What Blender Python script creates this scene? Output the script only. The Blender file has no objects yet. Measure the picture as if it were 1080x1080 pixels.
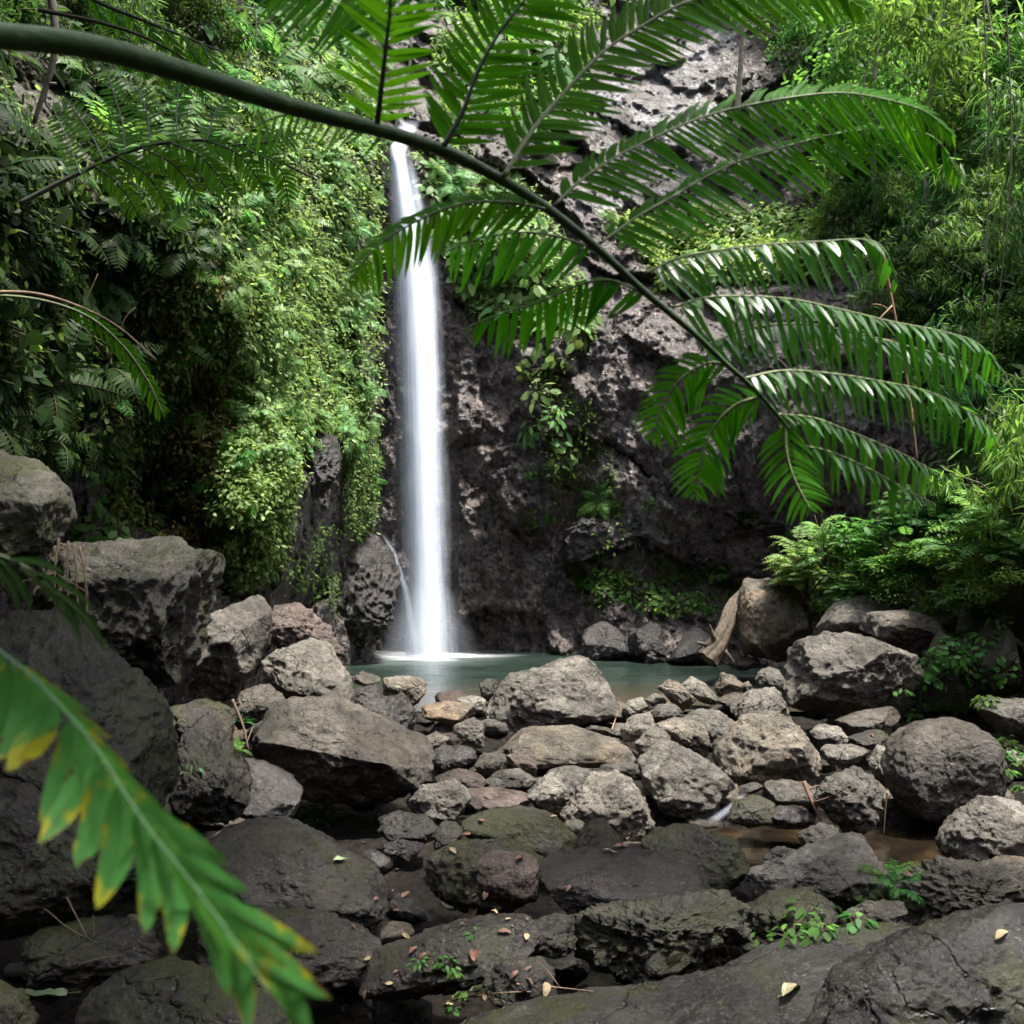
import bpy, bmesh, math, random
import numpy as np
from mathutils import Vector, Matrix
R = math.radians
random.seed(7); rng = np.random.default_rng(7)
S = bpy.context.scene; COL = S.collection
# ------------------------------------------------------------------ camera
CAMZ = 1.75; FPX = 1040.0; PITCH = math.atan(20/1040)
cam = bpy.data.cameras.new('camera'); camo = bpy.data.objects.new('camera', cam); COL.objects.link(camo)
camo.location = (0, 0, CAMZ); camo.rotation_euler = (R(90)+PITCH, 0, 0)
cam.sensor_width = 36; cam.lens = 36*FPX/1080; cam.clip_start = .05; cam.clip_end = 500
cam.dof.use_dof = True; cam.dof.focus_distance = 6.0; cam.dof.aperture_fstop = 7.5
S.camera = camo
CPI, SPI = math.cos(PITCH), math.sin(PITCH)
def at(px, py, Y):
    """world point at distance Y north of the camera for a direction measured on the photograph"""
    a = (px-540)/FPX; u = -(py-540)/FPX
    dy = CPI-SPI*u; dz = SPI+CPI*u; k = Y/dy
    return np.array((a*k, Y, CAMZ+dz*k))
def atv(px, py, Y):
    a = (px-540)/FPX; u = -(py-540)/FPX
    k = Y/(CPI-SPI*u)
    return np.stack((a*k, Y*np.ones_like(a*k), CAMZ+(SPI+CPI*u)*k), -1)
# ------------------------------------------------------------------ noise
PERM = rng.permutation(256); PERM = np.concatenate((PERM, PERM, PERM))
GR = rng.normal(size=(256, 3)); GR /= np.linalg.norm(GR, axis=1)[:, None]
def pn(p):
    p = np.asarray(p, float); i = np.floor(p).astype(int); f = p-i; i &= 255
    w = f*f*f*(f*(f*6-15)+10); out = 0
    for dx in (0, 1):
        for dy in (0, 1):
            for dz in (0, 1):
                h = PERM[PERM[PERM[i[..., 0]+dx]+i[..., 1]+dy]+i[..., 2]+dz]
                g = GR[h]; d = f-np.array((dx, dy, dz))
                ww = (w[..., 0] if dx else 1-w[..., 0])*(w[..., 1] if dy else 1-w[..., 1])*(w[..., 2] if dz else 1-w[..., 2])
                out = out+ww*(g*d).sum(-1)
    return out*1.5
def fbm(p, o=4, ridge=False):
    a = 1; s = 0; p = np.asarray(p, float)
    for k in range(o):
        n = pn(p); s = s+a*((1-2*np.abs(n)) if ridge else n); a *= .5; p = p*2.03+11.3
    return s
# ------------------------------------------------------------------ mesh helpers
def mesh(name, V, faces, mats, idx=None, smooth=True, attr=None):
    """faces: list of (n,k) int arrays"""
    me = bpy.data.meshes.new(name); V = np.asarray(V, np.float32)
    me.vertices.add(len(V)); me.vertices.foreach_set('co', V.ravel())
    fl = [np.asarray(f, np.int32) for f in faces if len(f)]
    tot = sum(f.size for f in fl); n = sum(len(f) for f in fl)
    me.loops.add(tot); me.polygons.add(n)
    me.loops.foreach_set('vertex_index', np.concatenate([f.ravel() for f in fl]))
    ls = np.concatenate([np.full(len(f), f.shape[1]) for f in fl]); st = np.concatenate(((0,), np.cumsum(ls)[:-1]))
    me.polygons.foreach_set('loop_start', st.astype(np.int32))
    if smooth: me.polygons.foreach_set('use_smooth', np.ones(n, bool))
    for m in (mats if isinstance(mats, (list, tuple)) else [mats]): me.materials.append(m)
    if idx is not None: me.polygons.foreach_set('material_index', np.asarray(idx, np.int32))
    for k, v in (attr or {}).items():
        a = me.attributes.new(k, 'FLOAT', 'POINT'); a.data.foreach_set('value', np.asarray(v, np.float32))
    me.update(calc_edges=True); me.validate()
    return me
def link(name, me, parent=None, loc=None):
    o = bpy.data.objects.new(name, me); COL.objects.link(o)
    if parent: o.parent = parent
    if loc is not None: o.location = loc
    return o
def tag(o, label=None, cat=None, group=None, kind=None):
    if label: o['label'] = label
    if cat: o['category'] = cat
    if group: o['group'] = group
    if kind: o['kind'] = kind
    return o
def empty(name, loc, label, cat, group=None):
    o = bpy.data.objects.new(name, None); COL.objects.link(o); o.location = loc; o.empty_display_size = .1
    return tag(o, label, cat, group)
class MB:
    """collects leaves, tubes and strips into one mesh"""
    def __init__(s): s.v = []; s.f = {3: [], 4: []}; s.mi = {3: [], 4: []}; s.n = 0
    def add(s, V, F, m=0):
        V = np.asarray(V).reshape(-1, 3)
        for f in F:
            f = np.asarray(f)
            if len(f): s.f[f.shape[1]].append(f+s.n); s.mi[f.shape[1]].append(np.full(len(f), m))
        s.v.append(V); s.n += len(V)
    def mesh(s, name, mats, smooth=True):
        F = [np.concatenate(s.f[k]) for k in (3, 4) if s.f[k]]
        I = np.concatenate([np.concatenate(s.mi[k]) for k in (3, 4) if s.f[k]])
        return mesh(name, np.concatenate(s.v), F, mats, I, smooth)
def nrm(v): return v/(np.linalg.norm(v, axis=-1, keepdims=True)+1e-9)
def tube(mb, P, rad, seg=8, m=0):
    P = np.asarray(P, float); n = len(P); rad = np.broadcast_to(rad, (n,))
    T = nrm(np.gradient(P, axis=0)); ref = np.array((0, 0, 1.)) if abs(T[:, 2]).mean() < .8 else np.array((1., 0, 0))
    A = nrm(np.cross(T, ref)); B = np.cross(A, T)
    t = np.linspace(0, 2*np.pi, seg, endpoint=False)
    V = P[:, None]+rad[:, None, None]*(A[:, None]*np.cos(t)[:, None]+B[:, None]*np.sin(t)[:, None])
    i = np.arange(n-1)[:, None]*seg; j = np.arange(seg)[None]; k = (j+1) % seg
    F = np.stack((i+j, i+k, i+seg+k, i+seg+j), -1).reshape(-1, 4)
    cap = np.array([[0, q+1, q] for q in range(1, seg-1)]); cap2 = np.array([[0, q, q+1] for q in range(1, seg-1)])+(n-1)*seg
    mb.add(V, [F, cap, cap2], m)
LF3 = np.array([[0, 1, 2], [0, 2, 3], [4, 7, 5], [5, 7, 6]]); LF4 = np.array([[1, 4, 5, 2], [2, 5, 6, 3]])
def leaves(mb, B, D, Nn, L, W, droop=.15, fold=.15, m=0, wide=.35):
    """many leaves at once: base, direction, upward normal, length, width"""
    B = np.asarray(B, float); n = len(B)
    if not n: return
    D = nrm(np.asarray(D, float)); L = np.broadcast_to(L, (n,))[:, None]; W = np.broadcast_to(W, (n,))[:, None]
    Sd = nrm(np.cross(D, Nn)); U = np.cross(Sd, D)
    def pt(t, w, up): return B+D*L*t+Sd*W*w+U*L*up
    d1, d2 = droop*.25, droop*.8
    V = np.stack((B, pt(wide*.8, -.5, -d1+0), pt(wide*.85, 0, -d1-fold*.12), pt(wide*.8, .5, -d1),
                  pt(wide+.33, -.36, -d2*.8), pt(wide+.36, 0, -d2*.8-fold*.1), pt(wide+.33, .36, -d2*.8), pt(1, 0, -droop*1.2)), 1)
    o = (np.arange(n)*8)[:, None, None]
    mb.add(V, [(LF3[None]+o).reshape(-1, 3), (LF4[None]+o).reshape(-1, 4)], m)
def spline(P, n):
    P = np.asarray(P, float); Q = np.vstack((2*P[0]-P[1], P, 2*P[-1]-P[-2])); out = []
    d = np.linalg.norm(np.diff(P, axis=0), axis=1); cum = np.concatenate(((0,), np.cumsum(d)))
    for s in np.linspace(0, cum[-1], n):
        i = min(np.searchsorted(cum, s, side='right')-1, len(P)-2); t = (s-cum[i])/(d[i]+1e-9)
        a, b, c, e = Q[i], Q[i+1], Q[i+2], Q[i+3]
        out.append(.5*((2*b)+(-a+c)*t+(2*a-5*b+4*c-e)*t*t+(-a+3*b-3*c+e)*t**3))
    return np.array(out)
def inpoly(px, py, poly):
    poly = np.asarray(poly, float); r = np.zeros(np.shape(px), bool); j = len(poly)-1
    for i in range(len(poly)):
        xi, yi = poly[i]; xj, yj = poly[j]
        r ^= ((yi > py) != (yj > py)) & (px < (xj-xi)*(py-yi)/(yj-yi+1e-9)+xi); j = i
    return r
# ------------------------------------------------------------------ materials
class NT:
    def __init__(s, name):
        s.m = bpy.data.materials.new(name); s.m.use_nodes = True; s.t = s.m.node_tree; s.t.nodes.clear()
        s.out = s.n('ShaderNodeOutputMaterial')
    def n(s, ty, **kw):
        nd = s.t.nodes.new(ty)
        for k, v in kw.items():
            if k.startswith('i_'): nd.inputs[k[2:].replace('_', ' ')].default_value = v
            else: setattr(nd, k, v)
        return nd
    def l(s, a, b): s.t.links.new(a, b)
    def noise(s, co, scale, det=6, rough=.6, dist=0):
        nd = s.n('ShaderNodeTexNoise'); nd.inputs['Scale'].default_value = scale; nd.inputs['Detail'].default_value = det
        nd.inputs['Roughness'].default_value = rough; nd.inputs['Distortion'].default_value = dist
        if co is not None: s.l(co, nd.inputs['Vector'])
        return nd.outputs['Fac']
    def ramp(s, f, stops):
        nd = s.n('ShaderNodeValToRGB'); e = nd.color_ramp.elements
        while len(e) < len(stops): e.new(.5)
        for q, (p, c) in zip(e, stops):
            q.position = p; q.color = (*c, 1) if isinstance(c, tuple) else (c, c, c, 1)
        s.l(f, nd.inputs[0]); return nd.outputs[0]
    def mix(s, f, a, b, mode='MIX'):
        nd = s.n('ShaderNodeMix', data_type='RGBA', blend_type=mode)
        for sock, v in ((nd.inputs[0], f), (nd.inputs[6], a), (nd.inputs[7], b)):
            if hasattr(v, 'type') and hasattr(v, 'is_linked'): s.l(v, sock)
            elif isinstance(v, tuple): sock.default_value = (*v, 1)
            else: sock.default_value = v
        return nd.outputs[2]
    def math(s, op, a, b=None, clamp=False):
        nd = s.n('ShaderNodeMath', operation=op, use_clamp=clamp)
        for q, v in ((0, a), (1, b)):
            if v is None: continue
            if hasattr(v, 'is_linked'): s.l(v, nd.inputs[q])
            else: nd.inputs[q].default_value = v
        return nd.outputs[0]
    def bump(s, h, st=.5, d=.02, prev=None):
        nd = s.n('ShaderNodeBump'); nd.inputs['Strength'].default_value = st; nd.inputs['Distance'].default_value = d
        s.l(h, nd.inputs['Height'])
        if prev: s.l(prev, nd.inputs['Normal'])
        return nd.outputs[0]
    def pbr(s, col, rough=.7, normal=None, spec=.5, **kw):
        p = s.n('ShaderNodeBsdfPrincipled')
        for k, v in (('Base Color', col), ('Roughness', rough), ('Normal', normal), ('Specular IOR Level', spec), *kw.items()):
            if v is None: continue
            if hasattr(v, 'is_linked'): s.l(v, p.inputs[k])
            else: p.inputs[k].default_value = (*v, 1) if isinstance(v, tuple) else v
        return p
    def done(s, sh): s.l(sh, s.out.inputs['Surface']); return s.m
def co_obj(t, scale=40):
    tc = t.n('ShaderNodeTexCoord'); oi = t.n('ShaderNodeObjectInfo'); vm = t.n('ShaderNodeVectorMath', operation='MULTIPLY_ADD')
    t.l(oi.outputs['Random'], vm.inputs[0]); vm.inputs[1].default_value = (scale, scale*.7, scale*1.3); t.l(tc.outputs['Object'], vm.inputs[2])
    return vm.outputs[0], oi.outputs['Random']
def rock_mat(name, a, b, moss=.0, lichen=.5, wet=0., tint=None, mosscol=(.055, .064, .013)):
    t = NT(name); co, rnd = co_obj(t)
    n1 = t.noise(co, 2.6, 10, .65, .4); c = t.ramp(n1, [(.33, a), (.52, tuple((x+y)/2 for x, y in zip(a, b))), (.64, b)])
    if tint:
        c = t.mix(t.ramp(t.noise(co, 1.7, 5, .6, .8), [(.5, 0.), (.66, .75)]), c, tint)
    n2 = t.noise(co, 17, 8, .7); c = t.mix(.85, c, t.ramp(n2, [(.28, .32), (.5, .95), (.72, 1.55)]), 'MULTIPLY')
    c = t.mix(.8, c, t.ramp(t.noise(co, 95, 5, .75), [(.32, .3), (.5, .95), (.68, 1.9)]), 'MULTIPLY')
    c = t.mix(t.math('MULTIPLY', t.ramp(t.noise(co, 4.2, 8, .7, .6), [(.54, 0.), (.62, .7)]), 1.), c, tuple(x*.45 for x in a))
    vo = t.n('ShaderNodeTexVoronoi'); vo.inputs['Scale'].default_value = 46; t.l(co, vo.inputs['Vector'])
    pits = t.ramp(vo.outputs['Distance'], [(.0, 1.), (.16, 1.), (.26, 0.)])
    pitm = t.math('MULTIPLY', pits, t.ramp(t.noise(co, 9, 3), [(.47, 0.), (.6, .75)])); c = t.mix(pitm, c, (.012, .011, .01))
    nd = t.n('ShaderNodeVectorMath', operation='MULTIPLY_ADD'); nz = t.n('ShaderNodeTexNoise'); nz.inputs['Scale'].default_value = 3; nz.inputs['Detail'].default_value = 5; t.l(co, nz.inputs['Vector'])
    t.l(nz.outputs['Color'], nd.inputs[0]); nd.inputs[1].default_value = (.55, .55, .55); t.l(co, nd.inputs[2])
    ve = t.n('ShaderNodeTexVoronoi', feature='DISTANCE_TO_EDGE'); ve.inputs['Scale'].default_value = 2.1; t.l(nd.outputs[0], ve.inputs['Vector'])
    crack = t.math('MULTIPLY', t.ramp(ve.outputs['Distance'], [(.0, 1.), (.022, 0.)]), t.ramp(t.noise(co, 2.3, 4), [(.45, 0.), (.58, .9)])); c = t.mix(crack, c, (.008, .007, .006))
    if lichen:
        sp_ = t.ramp(t.noise(co, 75, 3, .6), [(.6, 0.), (.7, 1.)]); sp_ = t.math('MULTIPLY', sp_, t.ramp(t.noise(co, 5, 4), [(.42, 0.), (.62, lichen)]))
        c = t.mix(sp_, c, (.36, .35, .30))
        pa = t.ramp(t.noise(co, 6.5, 7, .75, .5), [(.66, 0.), (.73, lichen*.75)]); c = t.mix(pa, c, (.27, .28, .22))
    dmp = t.ramp(t.noise(co, 2.1, 7, .65, .5), [(.42, 0.), (.6, 1.)])
    rg = t.math('SUBTRACT', t.ramp(n2, [(.3, .8-.5*wet), (.7, .5-.38*wet)]), t.math('MULTIPLY', dmp, .32*(1-.4*wet)), True)
    if moss:
        tcg = t.n('ShaderNodeNewGeometry'); sx = t.n('ShaderNodeSeparateXYZ'); t.l(tcg.outputs['Normal'], sx.inputs[0])
        mk = t.math('ADD', t.noise(co, 3.2, 9, .72, .3), t.math('MULTIPLY', sx.outputs[2], .03))
        mk = t.ramp(mk, [(.66-.23*moss, 0.), (.80-.23*moss, 1.)])
        mc = t.mix(t.noise(co, 30, 4), mosscol, tuple(x*.4 for x in mosscol)); mc = t.mix(t.ramp(t.noise(co, 60, 3), [(.58, 0.), (.68, .5)]), mc, (.075, .09, .025))
        c = t.mix(t.math('MULTIPLY', mk, .88), c, mc)
    hv = t.n('ShaderNodeHueSaturation'); t.l(c, hv.inputs['Color']); t.l(t.math('ADD', t.math('MULTIPLY', rnd, .45), .8), hv.inputs['Value'])
    nr = t.bump(t.noise(co, 7, 12, .72), 1., .07); nr = t.bump(t.noise(co, 42, 10, .75), 1., .022, nr); nr = t.bump(t.math('MULTIPLY', pitm, -1.), .7, .012, nr); nr = t.bump(t.math('MULTIPLY', crack, -1.), .8, .02, nr)
    return t.done(t.pbr(hv.outputs[0], rg, nr, .38+.3*wet).outputs[0])
def leaf_mat(name, col, tr=None, rough=.45, var=.5, spec=.5, trf=.4, hue=.04, spots=None):
    t = NT(name); ge = t.n('ShaderNodeNewGeometry'); oi = t.n('ShaderNodeObjectInfo')
    r = ge.outputs['Random Per Island']; tr = tr or tuple(min(1, x*2.6) for x in col)
    def vary(c):
        h = t.n('ShaderNodeHueSaturation')
        if isinstance(c, tuple): h.inputs['Color'].default_value = (*c, 1)
        else: t.l(c, h.inputs['Color'])
        t.l(t.math('ADD', t.math('MULTIPLY', r, var), 1-var*.55), h.inputs['Value'])
        t.l(t.math('ADD', t.math('MULTIPLY', oi.outputs['Random'], hue), .5-hue*.5), h.inputs['Hue']); return h.outputs[0]
    c = vary(col); ct = vary(tr)
    if spots:
        tc = t.n('ShaderNodeTexCoord').outputs['Object']; eg = t.math('MULTIPLY', t.math('POWER', t.n('ShaderNodeAttribute', attribute_name='edge').outputs['Fac'], 2.5), .10)
        mk = t.ramp(t.math('ADD', eg, t.noise(tc, spots, 4, .6, .4)), [(.585, 0.), (.665, 1.)]); c = t.mix(mk, c, (.30, .30, .02)); ct = t.mix(mk, ct, (.5, .45, .04))
        mk2 = t.ramp(t.math('ADD', t.math('MULTIPLY', eg, 1.3), t.noise(tc, spots*1.3, 5, .7, .4)), [(.675, 0.), (.72, 1.)]); c = t.mix(mk2, c, (.07, .03, .012)); ct = t.mix(mk2, ct, (.06, .02, .01))
    p = t.pbr(c, rough, None, spec if spec > .8 else spec*.45); tl = t.n('ShaderNodeBsdfTranslucent'); t.l(ct, tl.inputs[0])
    mx = t.n('ShaderNodeMixShader'); mx.inputs[0].default_value = trf; t.l(p.outputs[0], mx.inputs[1]); t.l(tl.outputs[0], mx.inputs[2])
    return t.done(mx.outputs[0])
def plain_mat(name, a, b, scale=20, rough=.7, bump=.3):
    t = NT(name); tc = t.n('ShaderNodeTexCoord').outputs['Object']; n = t.noise(tc, scale, 6, .65)
    return t.done(t.pbr(t.ramp(n, [(.3, a), (.7, b)]), rough, t.bump(n, bump, .01)).outputs[0])
# ------------------------------------------------------------------ world, sun
W = bpy.data.worlds.new('World'); S.world = W; W.use_nodes = True
nt = W.node_tree; sky = nt.nodes.new('ShaderNodeTexSky'); sky.sky_type = 'NISHITA'; sky.sun_disc = False
SUN = np.array((.24, -.05, .95)); SUN /= np.linalg.norm(SUN)
sky.sun_elevation = math.asin(SUN[2]); sky.sun_rotation = math.atan2(SUN[0], SUN[1])
sky.air_density = 1.0; sky.dust_density = 3.0; sky.ozone_density = 1.0
bg = nt.nodes['Background']; hs = nt.nodes.new('ShaderNodeHueSaturation'); hs.inputs['Saturation'].default_value = .5; nt.links.new(sky.outputs[0], hs.inputs['Color']); nt.links.new(hs.outputs[0], bg.inputs[0]); bg.inputs[1].default_value = .15
sl = bpy.data.lights.new('sun', 'SUN'); sl.energy = 3.3; sl.angle = R(6); sl.color = (1, .95, .86)
so = bpy.data.objects.new('sun', sl); COL.objects.link(so); so.rotation_euler = Vector(SUN).to_track_quat('Z', 'Y').to_euler(); so.location = (0, 0, 30)
S.view_settings.view_transform = 'Standard'; S.view_settings.look = 'None'; S.view_settings.gamma = 1
S.view_settings.exposure = 2.0
S.cycles.use_denoising = True; S.cycles.max_bounces = 6; S.cycles.diffuse_bounces = 3; S.cycles.glossy_bounces = 2
S.cycles.transmission_bounces = 4; S.cycles.transparent_max_bounces = 12; S.cycles.caustics_reflective = False; S.cycles.caustics_refractive = False
S.cycles.sample_clamp_indirect = 6
# ------------------------------------------------------------------ cliff (one sheet round the basin)
CP = [(440,700,14.6),(440,560,14.7),(440,400,14.8),(440,250,14.9),(440,140,15.2),(440,100,16.5),(440,0,19),
 (560,700,14.3),(560,550,14.5),(560,400,14.7),(560,250,15.3),(600,120,17.5),(600,0,20),(680,150,18),(700,40,21),
 (690,690,13.6),(700,600,14.2),(690,480,14.2),(700,350,14.6),(720,250,16.6),
 (800,690,13.2),(800,620,14.6),(800,540,13.5),(800,430,13.2),(800,330,14.2),(800,250,16.5),(800,100,18.5),
 (900,680,12.6),(900,600,13.6),(900,480,12.7),(900,350,13.2),(900,200,15.2),(900,50,17.5),
 (1000,660,11.6),(1000,560,12.0),(1000,420,11.9),(1000,250,13),(1000,100,15),(1080,640,10.2),(1080,500,10.2),(1080,300,11),(1080,50,13),
 (1300,640,8.2),(1300,300,8.5),(1300,0,10),(1800,600,6),(1800,0,7),(1800,-600,12),(1300,-600,16),(900,-600,24),(440,-600,25),
 (395,680,13.8),(380,560,13.4),(390,400,13.6),(395,250,13.9),(400,130,14.6),(330,640,12.4),(340,540,11.9),(330,440,11.3),(320,300,11.4),(320,150,12.4),(320,0,15),
 (250,640,10.4),(270,560,9.95),(250,500,10.0),(240,420,10.2),(190,520,10.0),(230,300,9.6),(220,150,10.2),(200,0,12),(140,560,9.4),(110,440,8.6),(100,300,8.2),(100,150,8.6),(80,0,10),
 (0,600,7.6),(0,450,7),(0,300,6.8),(0,100,7.6),(0,-100,9),(-300,600,4.8),(-300,200,5),(-300,-400,8),(-700,600,3.2),(-700,0,3.4),(-700,-600,6),(100,-600,14)]
cpx = np.array([c[:2] for c in CP], float)/500; cpy = np.array([math.log(c[2]) for c in CP])
def tps(r): return np.where(r > 1e-9, r*r*np.log(r+1e-12), 0)
A = tps(np.linalg.norm(cpx[:, None]-cpx[None], axis=-1))+np.eye(len(CP))*2e-4; Pm = np.c_[np.ones(len(CP)), cpx]
sol = np.linalg.solve(np.block([[A, Pm], [Pm.T, np.zeros((3, 3))]]), np.concatenate((cpy, np.zeros(3))))
def baseY(px, py):
    q = np.stack((px, py), -1)/500; sh = q.shape[:-1]; q = q.reshape(-1, 2); o = np.zeros(len(q))
    for i in range(0, len(q), 20000):
        o[i:i+20000] = tps(np.linalg.norm(q[i:i+20000, None]-cpx[None], axis=-1))@sol[:-3]
    return np.exp((o+sol[-3]+q@sol[-2:]).reshape(sh))
def axis(lo, a, b, hi, fine, coarse):
    return np.concatenate((np.arange(lo, a, coarse), np.arange(a, b, fine), np.arange(b, hi+1, coarse)))
GX = axis(-700, -20, 1100, 1800, 2.6, 20); GY = axis(-640, -20, 720, 800, 2.6, 20)
PX, PY = np.meshgrid(GX, GY); Y0 = baseY(PX, PY); P0 = atv(PX, PY, Y0)
cells = np.c_[rng.uniform(-9, 13, 2600), rng.uniform(3, 22, 2600), rng.uniform(-1, 14, 2600)]
fine = P0.reshape(-1, 3); keep = np.array([True]*len(cells))
jit = fine+.35*np.stack([fbm(fine*1.1+k*31, 2) for k in range(3)], -1)
blk = np.zeros(len(fine)); cg = rng.normal(size=(len(cells), 3))*.42
from mathutils.kdtree import KDTree
kd = KDTree(len(cells))
for i, c in enumerate(cells): kd.insert(c, i)
kd.balance()
near = np.array([kd.find(p)[1] for p in jit]); blk = np.clip(((fine-cells[near])*cg[near]).sum(-1), -.5, .5).reshape(Y0.shape)
Yd = Y0+.42*fbm(P0*.45, 3)+.6*blk-.16*fbm(P0*np.array((1.3, 1.1, .9))+5, 4, True)-.055*fbm(P0*6.5+8, 3, True)-.08*fbm(P0*np.array((2.6, 2, 1.5))+3, 3, True)+.08*fbm(P0*np.array((5, 4.5, 2.6)), 4)+.03*fbm(P0*np.array((12, 12, 7)), 4, True)
Yd = np.where((PX > 395) & (PX < 482) & (PY > 125), np.maximum(Yd, 14.5+.16*fbm(P0*1.6, 3)+.06*fbm(P0*6, 3)+.35*blk*.3), Yd)
CPOS = atv(PX, PY, Yd)
nx = np.gradient(CPOS, axis=1); ny = np.gradient(CPOS, axis=0); CN = nrm(np.cross(nx, ny))
CN = np.where((CN*CPOS).sum(-1, keepdims=True) > 0, -CN, CN)
CNs = CN.copy()
for _ in range(6):
    Q = np.pad(CNs, ((1, 1), (1, 1), (0, 0)), 'edge'); CNs = nrm(Q[:-2, 1:-1]+Q[2:, 1:-1]+Q[1:-1, :-2]+Q[1:-1, 2:]+CNs)
def cliff(px, py):
    i = np.clip(np.searchsorted(GX, px), 0, len(GX)-1); j = np.clip(np.searchsorted(GY, py), 0, len(GY)-1)
    return CPOS[j, i], CNs[j, i]
LIT = [(225,60),(330,20),(400,90),(404,150),(394,220),(396,300),(392,430),(365,470),(330,455),(300,480),(262,455),(245,380),(225,250)]
DARK = [(-60,-20),(330,-20),(230,60),(240,300),(245,390),(190,420),(140,500),(-60,470)]
MOSS = [(238,470),(300,455),(312,500),(300,545),(290,590),(262,615),(236,610),(222,540)]
MOSS2 = [(360,470),(396,440),(398,500),(388,560),(362,560)]
RTOP = [(442,165),(560,190),(625,330),(560,345),(500,330),(482,300),(455,240)]
LEDGE = [(640,230),(860,215),(880,290),(700,300)]
RIGHT = [(770,-20),(1120,-20),(1120,520),(1000,500),(960,380),(885,270),(860,140)]
TOPM = [(440,-20),(640,-20),(600,150),(470,165)]
FOOT = [(600,598),(740,600),(800,610),(790,650),(680,640),(610,625)]
mo = np.zeros(PX.shape)
for pl, a in ((LIT, .9), (DARK, .75), (MOSS, 1.), (MOSS2, .9), ([(120, 330), (240, 300), (245, 420), (190, 520), (110, 500)], .95), ([(556, 380), (600, 375), (645, 470), (660, 560), (630, 650), (595, 600)], .75), ([(470, 320), (520, 330), (500, 420), (478, 400)], .6), (RTOP, .8), (LEDGE, .8), (RIGHT, .95), (TOPM, .5), (FOOT, .8)):
    for _ in range(5):
        jx, jy = rng.normal(size=2)*9
        mo += a*.2*inpoly(PX+jx+14*fbm(P0*2, 2), PY+jy+14*fbm(P0*2+9, 2), pl)
mo = np.where((PX < -20) | (PX > 1100) | (PY < -20), .9, np.clip(mo, 0, 1))
slide = np.zeros(PX.shape)
for _ in range(5):
    jx, jy = rng.normal(size=2)*12; slide += .2*inpoly(PX+jx, PY+jy+20*fbm(P0*1.5, 2), [(630, 60), (700, 10), (775, 20), (750, 150), (700, 215), (600, 240)])
wet = np.clip(1-np.abs(PX-470)/420, 0, 1)*np.clip((PY-120)/200, 0, 1)
nr_, nc_ = PX.shape; ii = (np.arange(nr_-1)[:, None]*nc_+np.arange(nc_-1)[None])
F = np.stack((ii, ii+nc_, ii+nc_+1, ii+1), -1).reshape(-1, 4)
t = NT('cliff rock'); co = t.n('ShaderNodeTexCoord').outputs['Object']
am = t.n('ShaderNodeAttribute', attribute_name='moss').outputs['Fac']; aw = t.n('ShaderNodeAttribute', attribute_name='wet').outputs['Fac']
c = t.ramp(t.noise(co, 1.1, 12, .68, .5), [(.25, (.026, .020, .019)), (.5, (.080, .063, .058)), (.75, (.145, .122, .118))])
c = t.mix(t.ramp(t.noise(co, .8, 6, .6, 1), [(.5, 0.), (.62, .6)]), c, (.085, .055, .047))
ms = t.n('ShaderNodeMapping'); ms.inputs['Scale'].default_value = (3.2, 3.2, .35); t.l(co, ms.inputs[0]); c = t.mix(.75, c, t.ramp(t.noise(ms.outputs[0], 1.6, 8, .65, .3), [(.36, .35), (.52, 1.), (.66, 1.5)]), 'MULTIPLY')
n2 = t.noise(co, 9, 10, .75); c = t.mix(.9, c, t.ramp(n2, [(.34, .15), (.5, .9), (.64, 2.9)]), 'MULTIPLY')
c = t.mix(t.math('MULTIPLY', t.ramp(t.noise(co, 26, 6, .7), [(.56, 0.), (.64, 1.)]), .5), c, (.27, .255, .255))
asl = t.n('ShaderNodeAttribute', attribute_name='slide').outputs['Fac']; c = t.mix(t.math('MULTIPLY', asl, t.ramp(t.noise(co, 2.2, 10, .7, .6), [(.46, 0.), (.62, .75)])), c, (.40, .40, .43))
mk = t.ramp(t.math('ADD', t.noise(co, 2.4, 10, .75), t.math('MULTIPLY', am, .32)), [(.66, 0.), (.76, 1.)])
mc = t.ramp(t.noise(co, 13, 6, .7), [(.3, (.012, .012, .005)), (.5, (.045, .034, .012)), (.62, (.05, .062, .014)), (.75, (.07, .10, .02))])
c = t.mix(t.math('MULTIPLY', mk, .92), c, mc)
rg = t.math('ADD', t.ramp(t.noise(co, 3.4, 6), [(.35, .2), (.65, .5)]), t.math('MULTIPLY', mk, .4), True)
v1 = t.n('ShaderNodeTexVoronoi'); v1.inputs['Scale'].default_value = 8; v2 = t.n('ShaderNodeTexVoronoi'); v2.inputs['Scale'].default_value = 23
wp = t.n('ShaderNodeVectorMath', operation='MULTIPLY_ADD'); wn = t.n('ShaderNodeTexNoise'); wn.inputs['Scale'].default_value = 5; wn.inputs['Detail'].default_value = 4; t.l(co, wn.inputs['Vector']); t.l(wn.outputs['Color'], wp.inputs[0]); wp.inputs[1].default_value = (.3, .3, .3); t.l(co, wp.inputs[2])
for q in (v1, v2): t.l(wp.outputs[0], q.inputs['Vector'])
n = t.bump(t.noise(co, 3.2, 12, .74), 1., .14); n = t.bump(t.noise(co, 19, 10, .78), 1., .05, n); n = t.bump(v1.outputs['Distance'], .7, .07, n); n = t.bump(v2.outputs['Distance'], .5, .03, n)
cm = t.done(t.pbr(c, rg, n, .75).outputs[0])
tag(link('cliff', mesh('cliff', CPOS.reshape(-1, 3), [F], cm, attr={'moss': mo.ravel(), 'wet': wet.ravel(), 'slide': slide.ravel()})), kind='structure')
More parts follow.
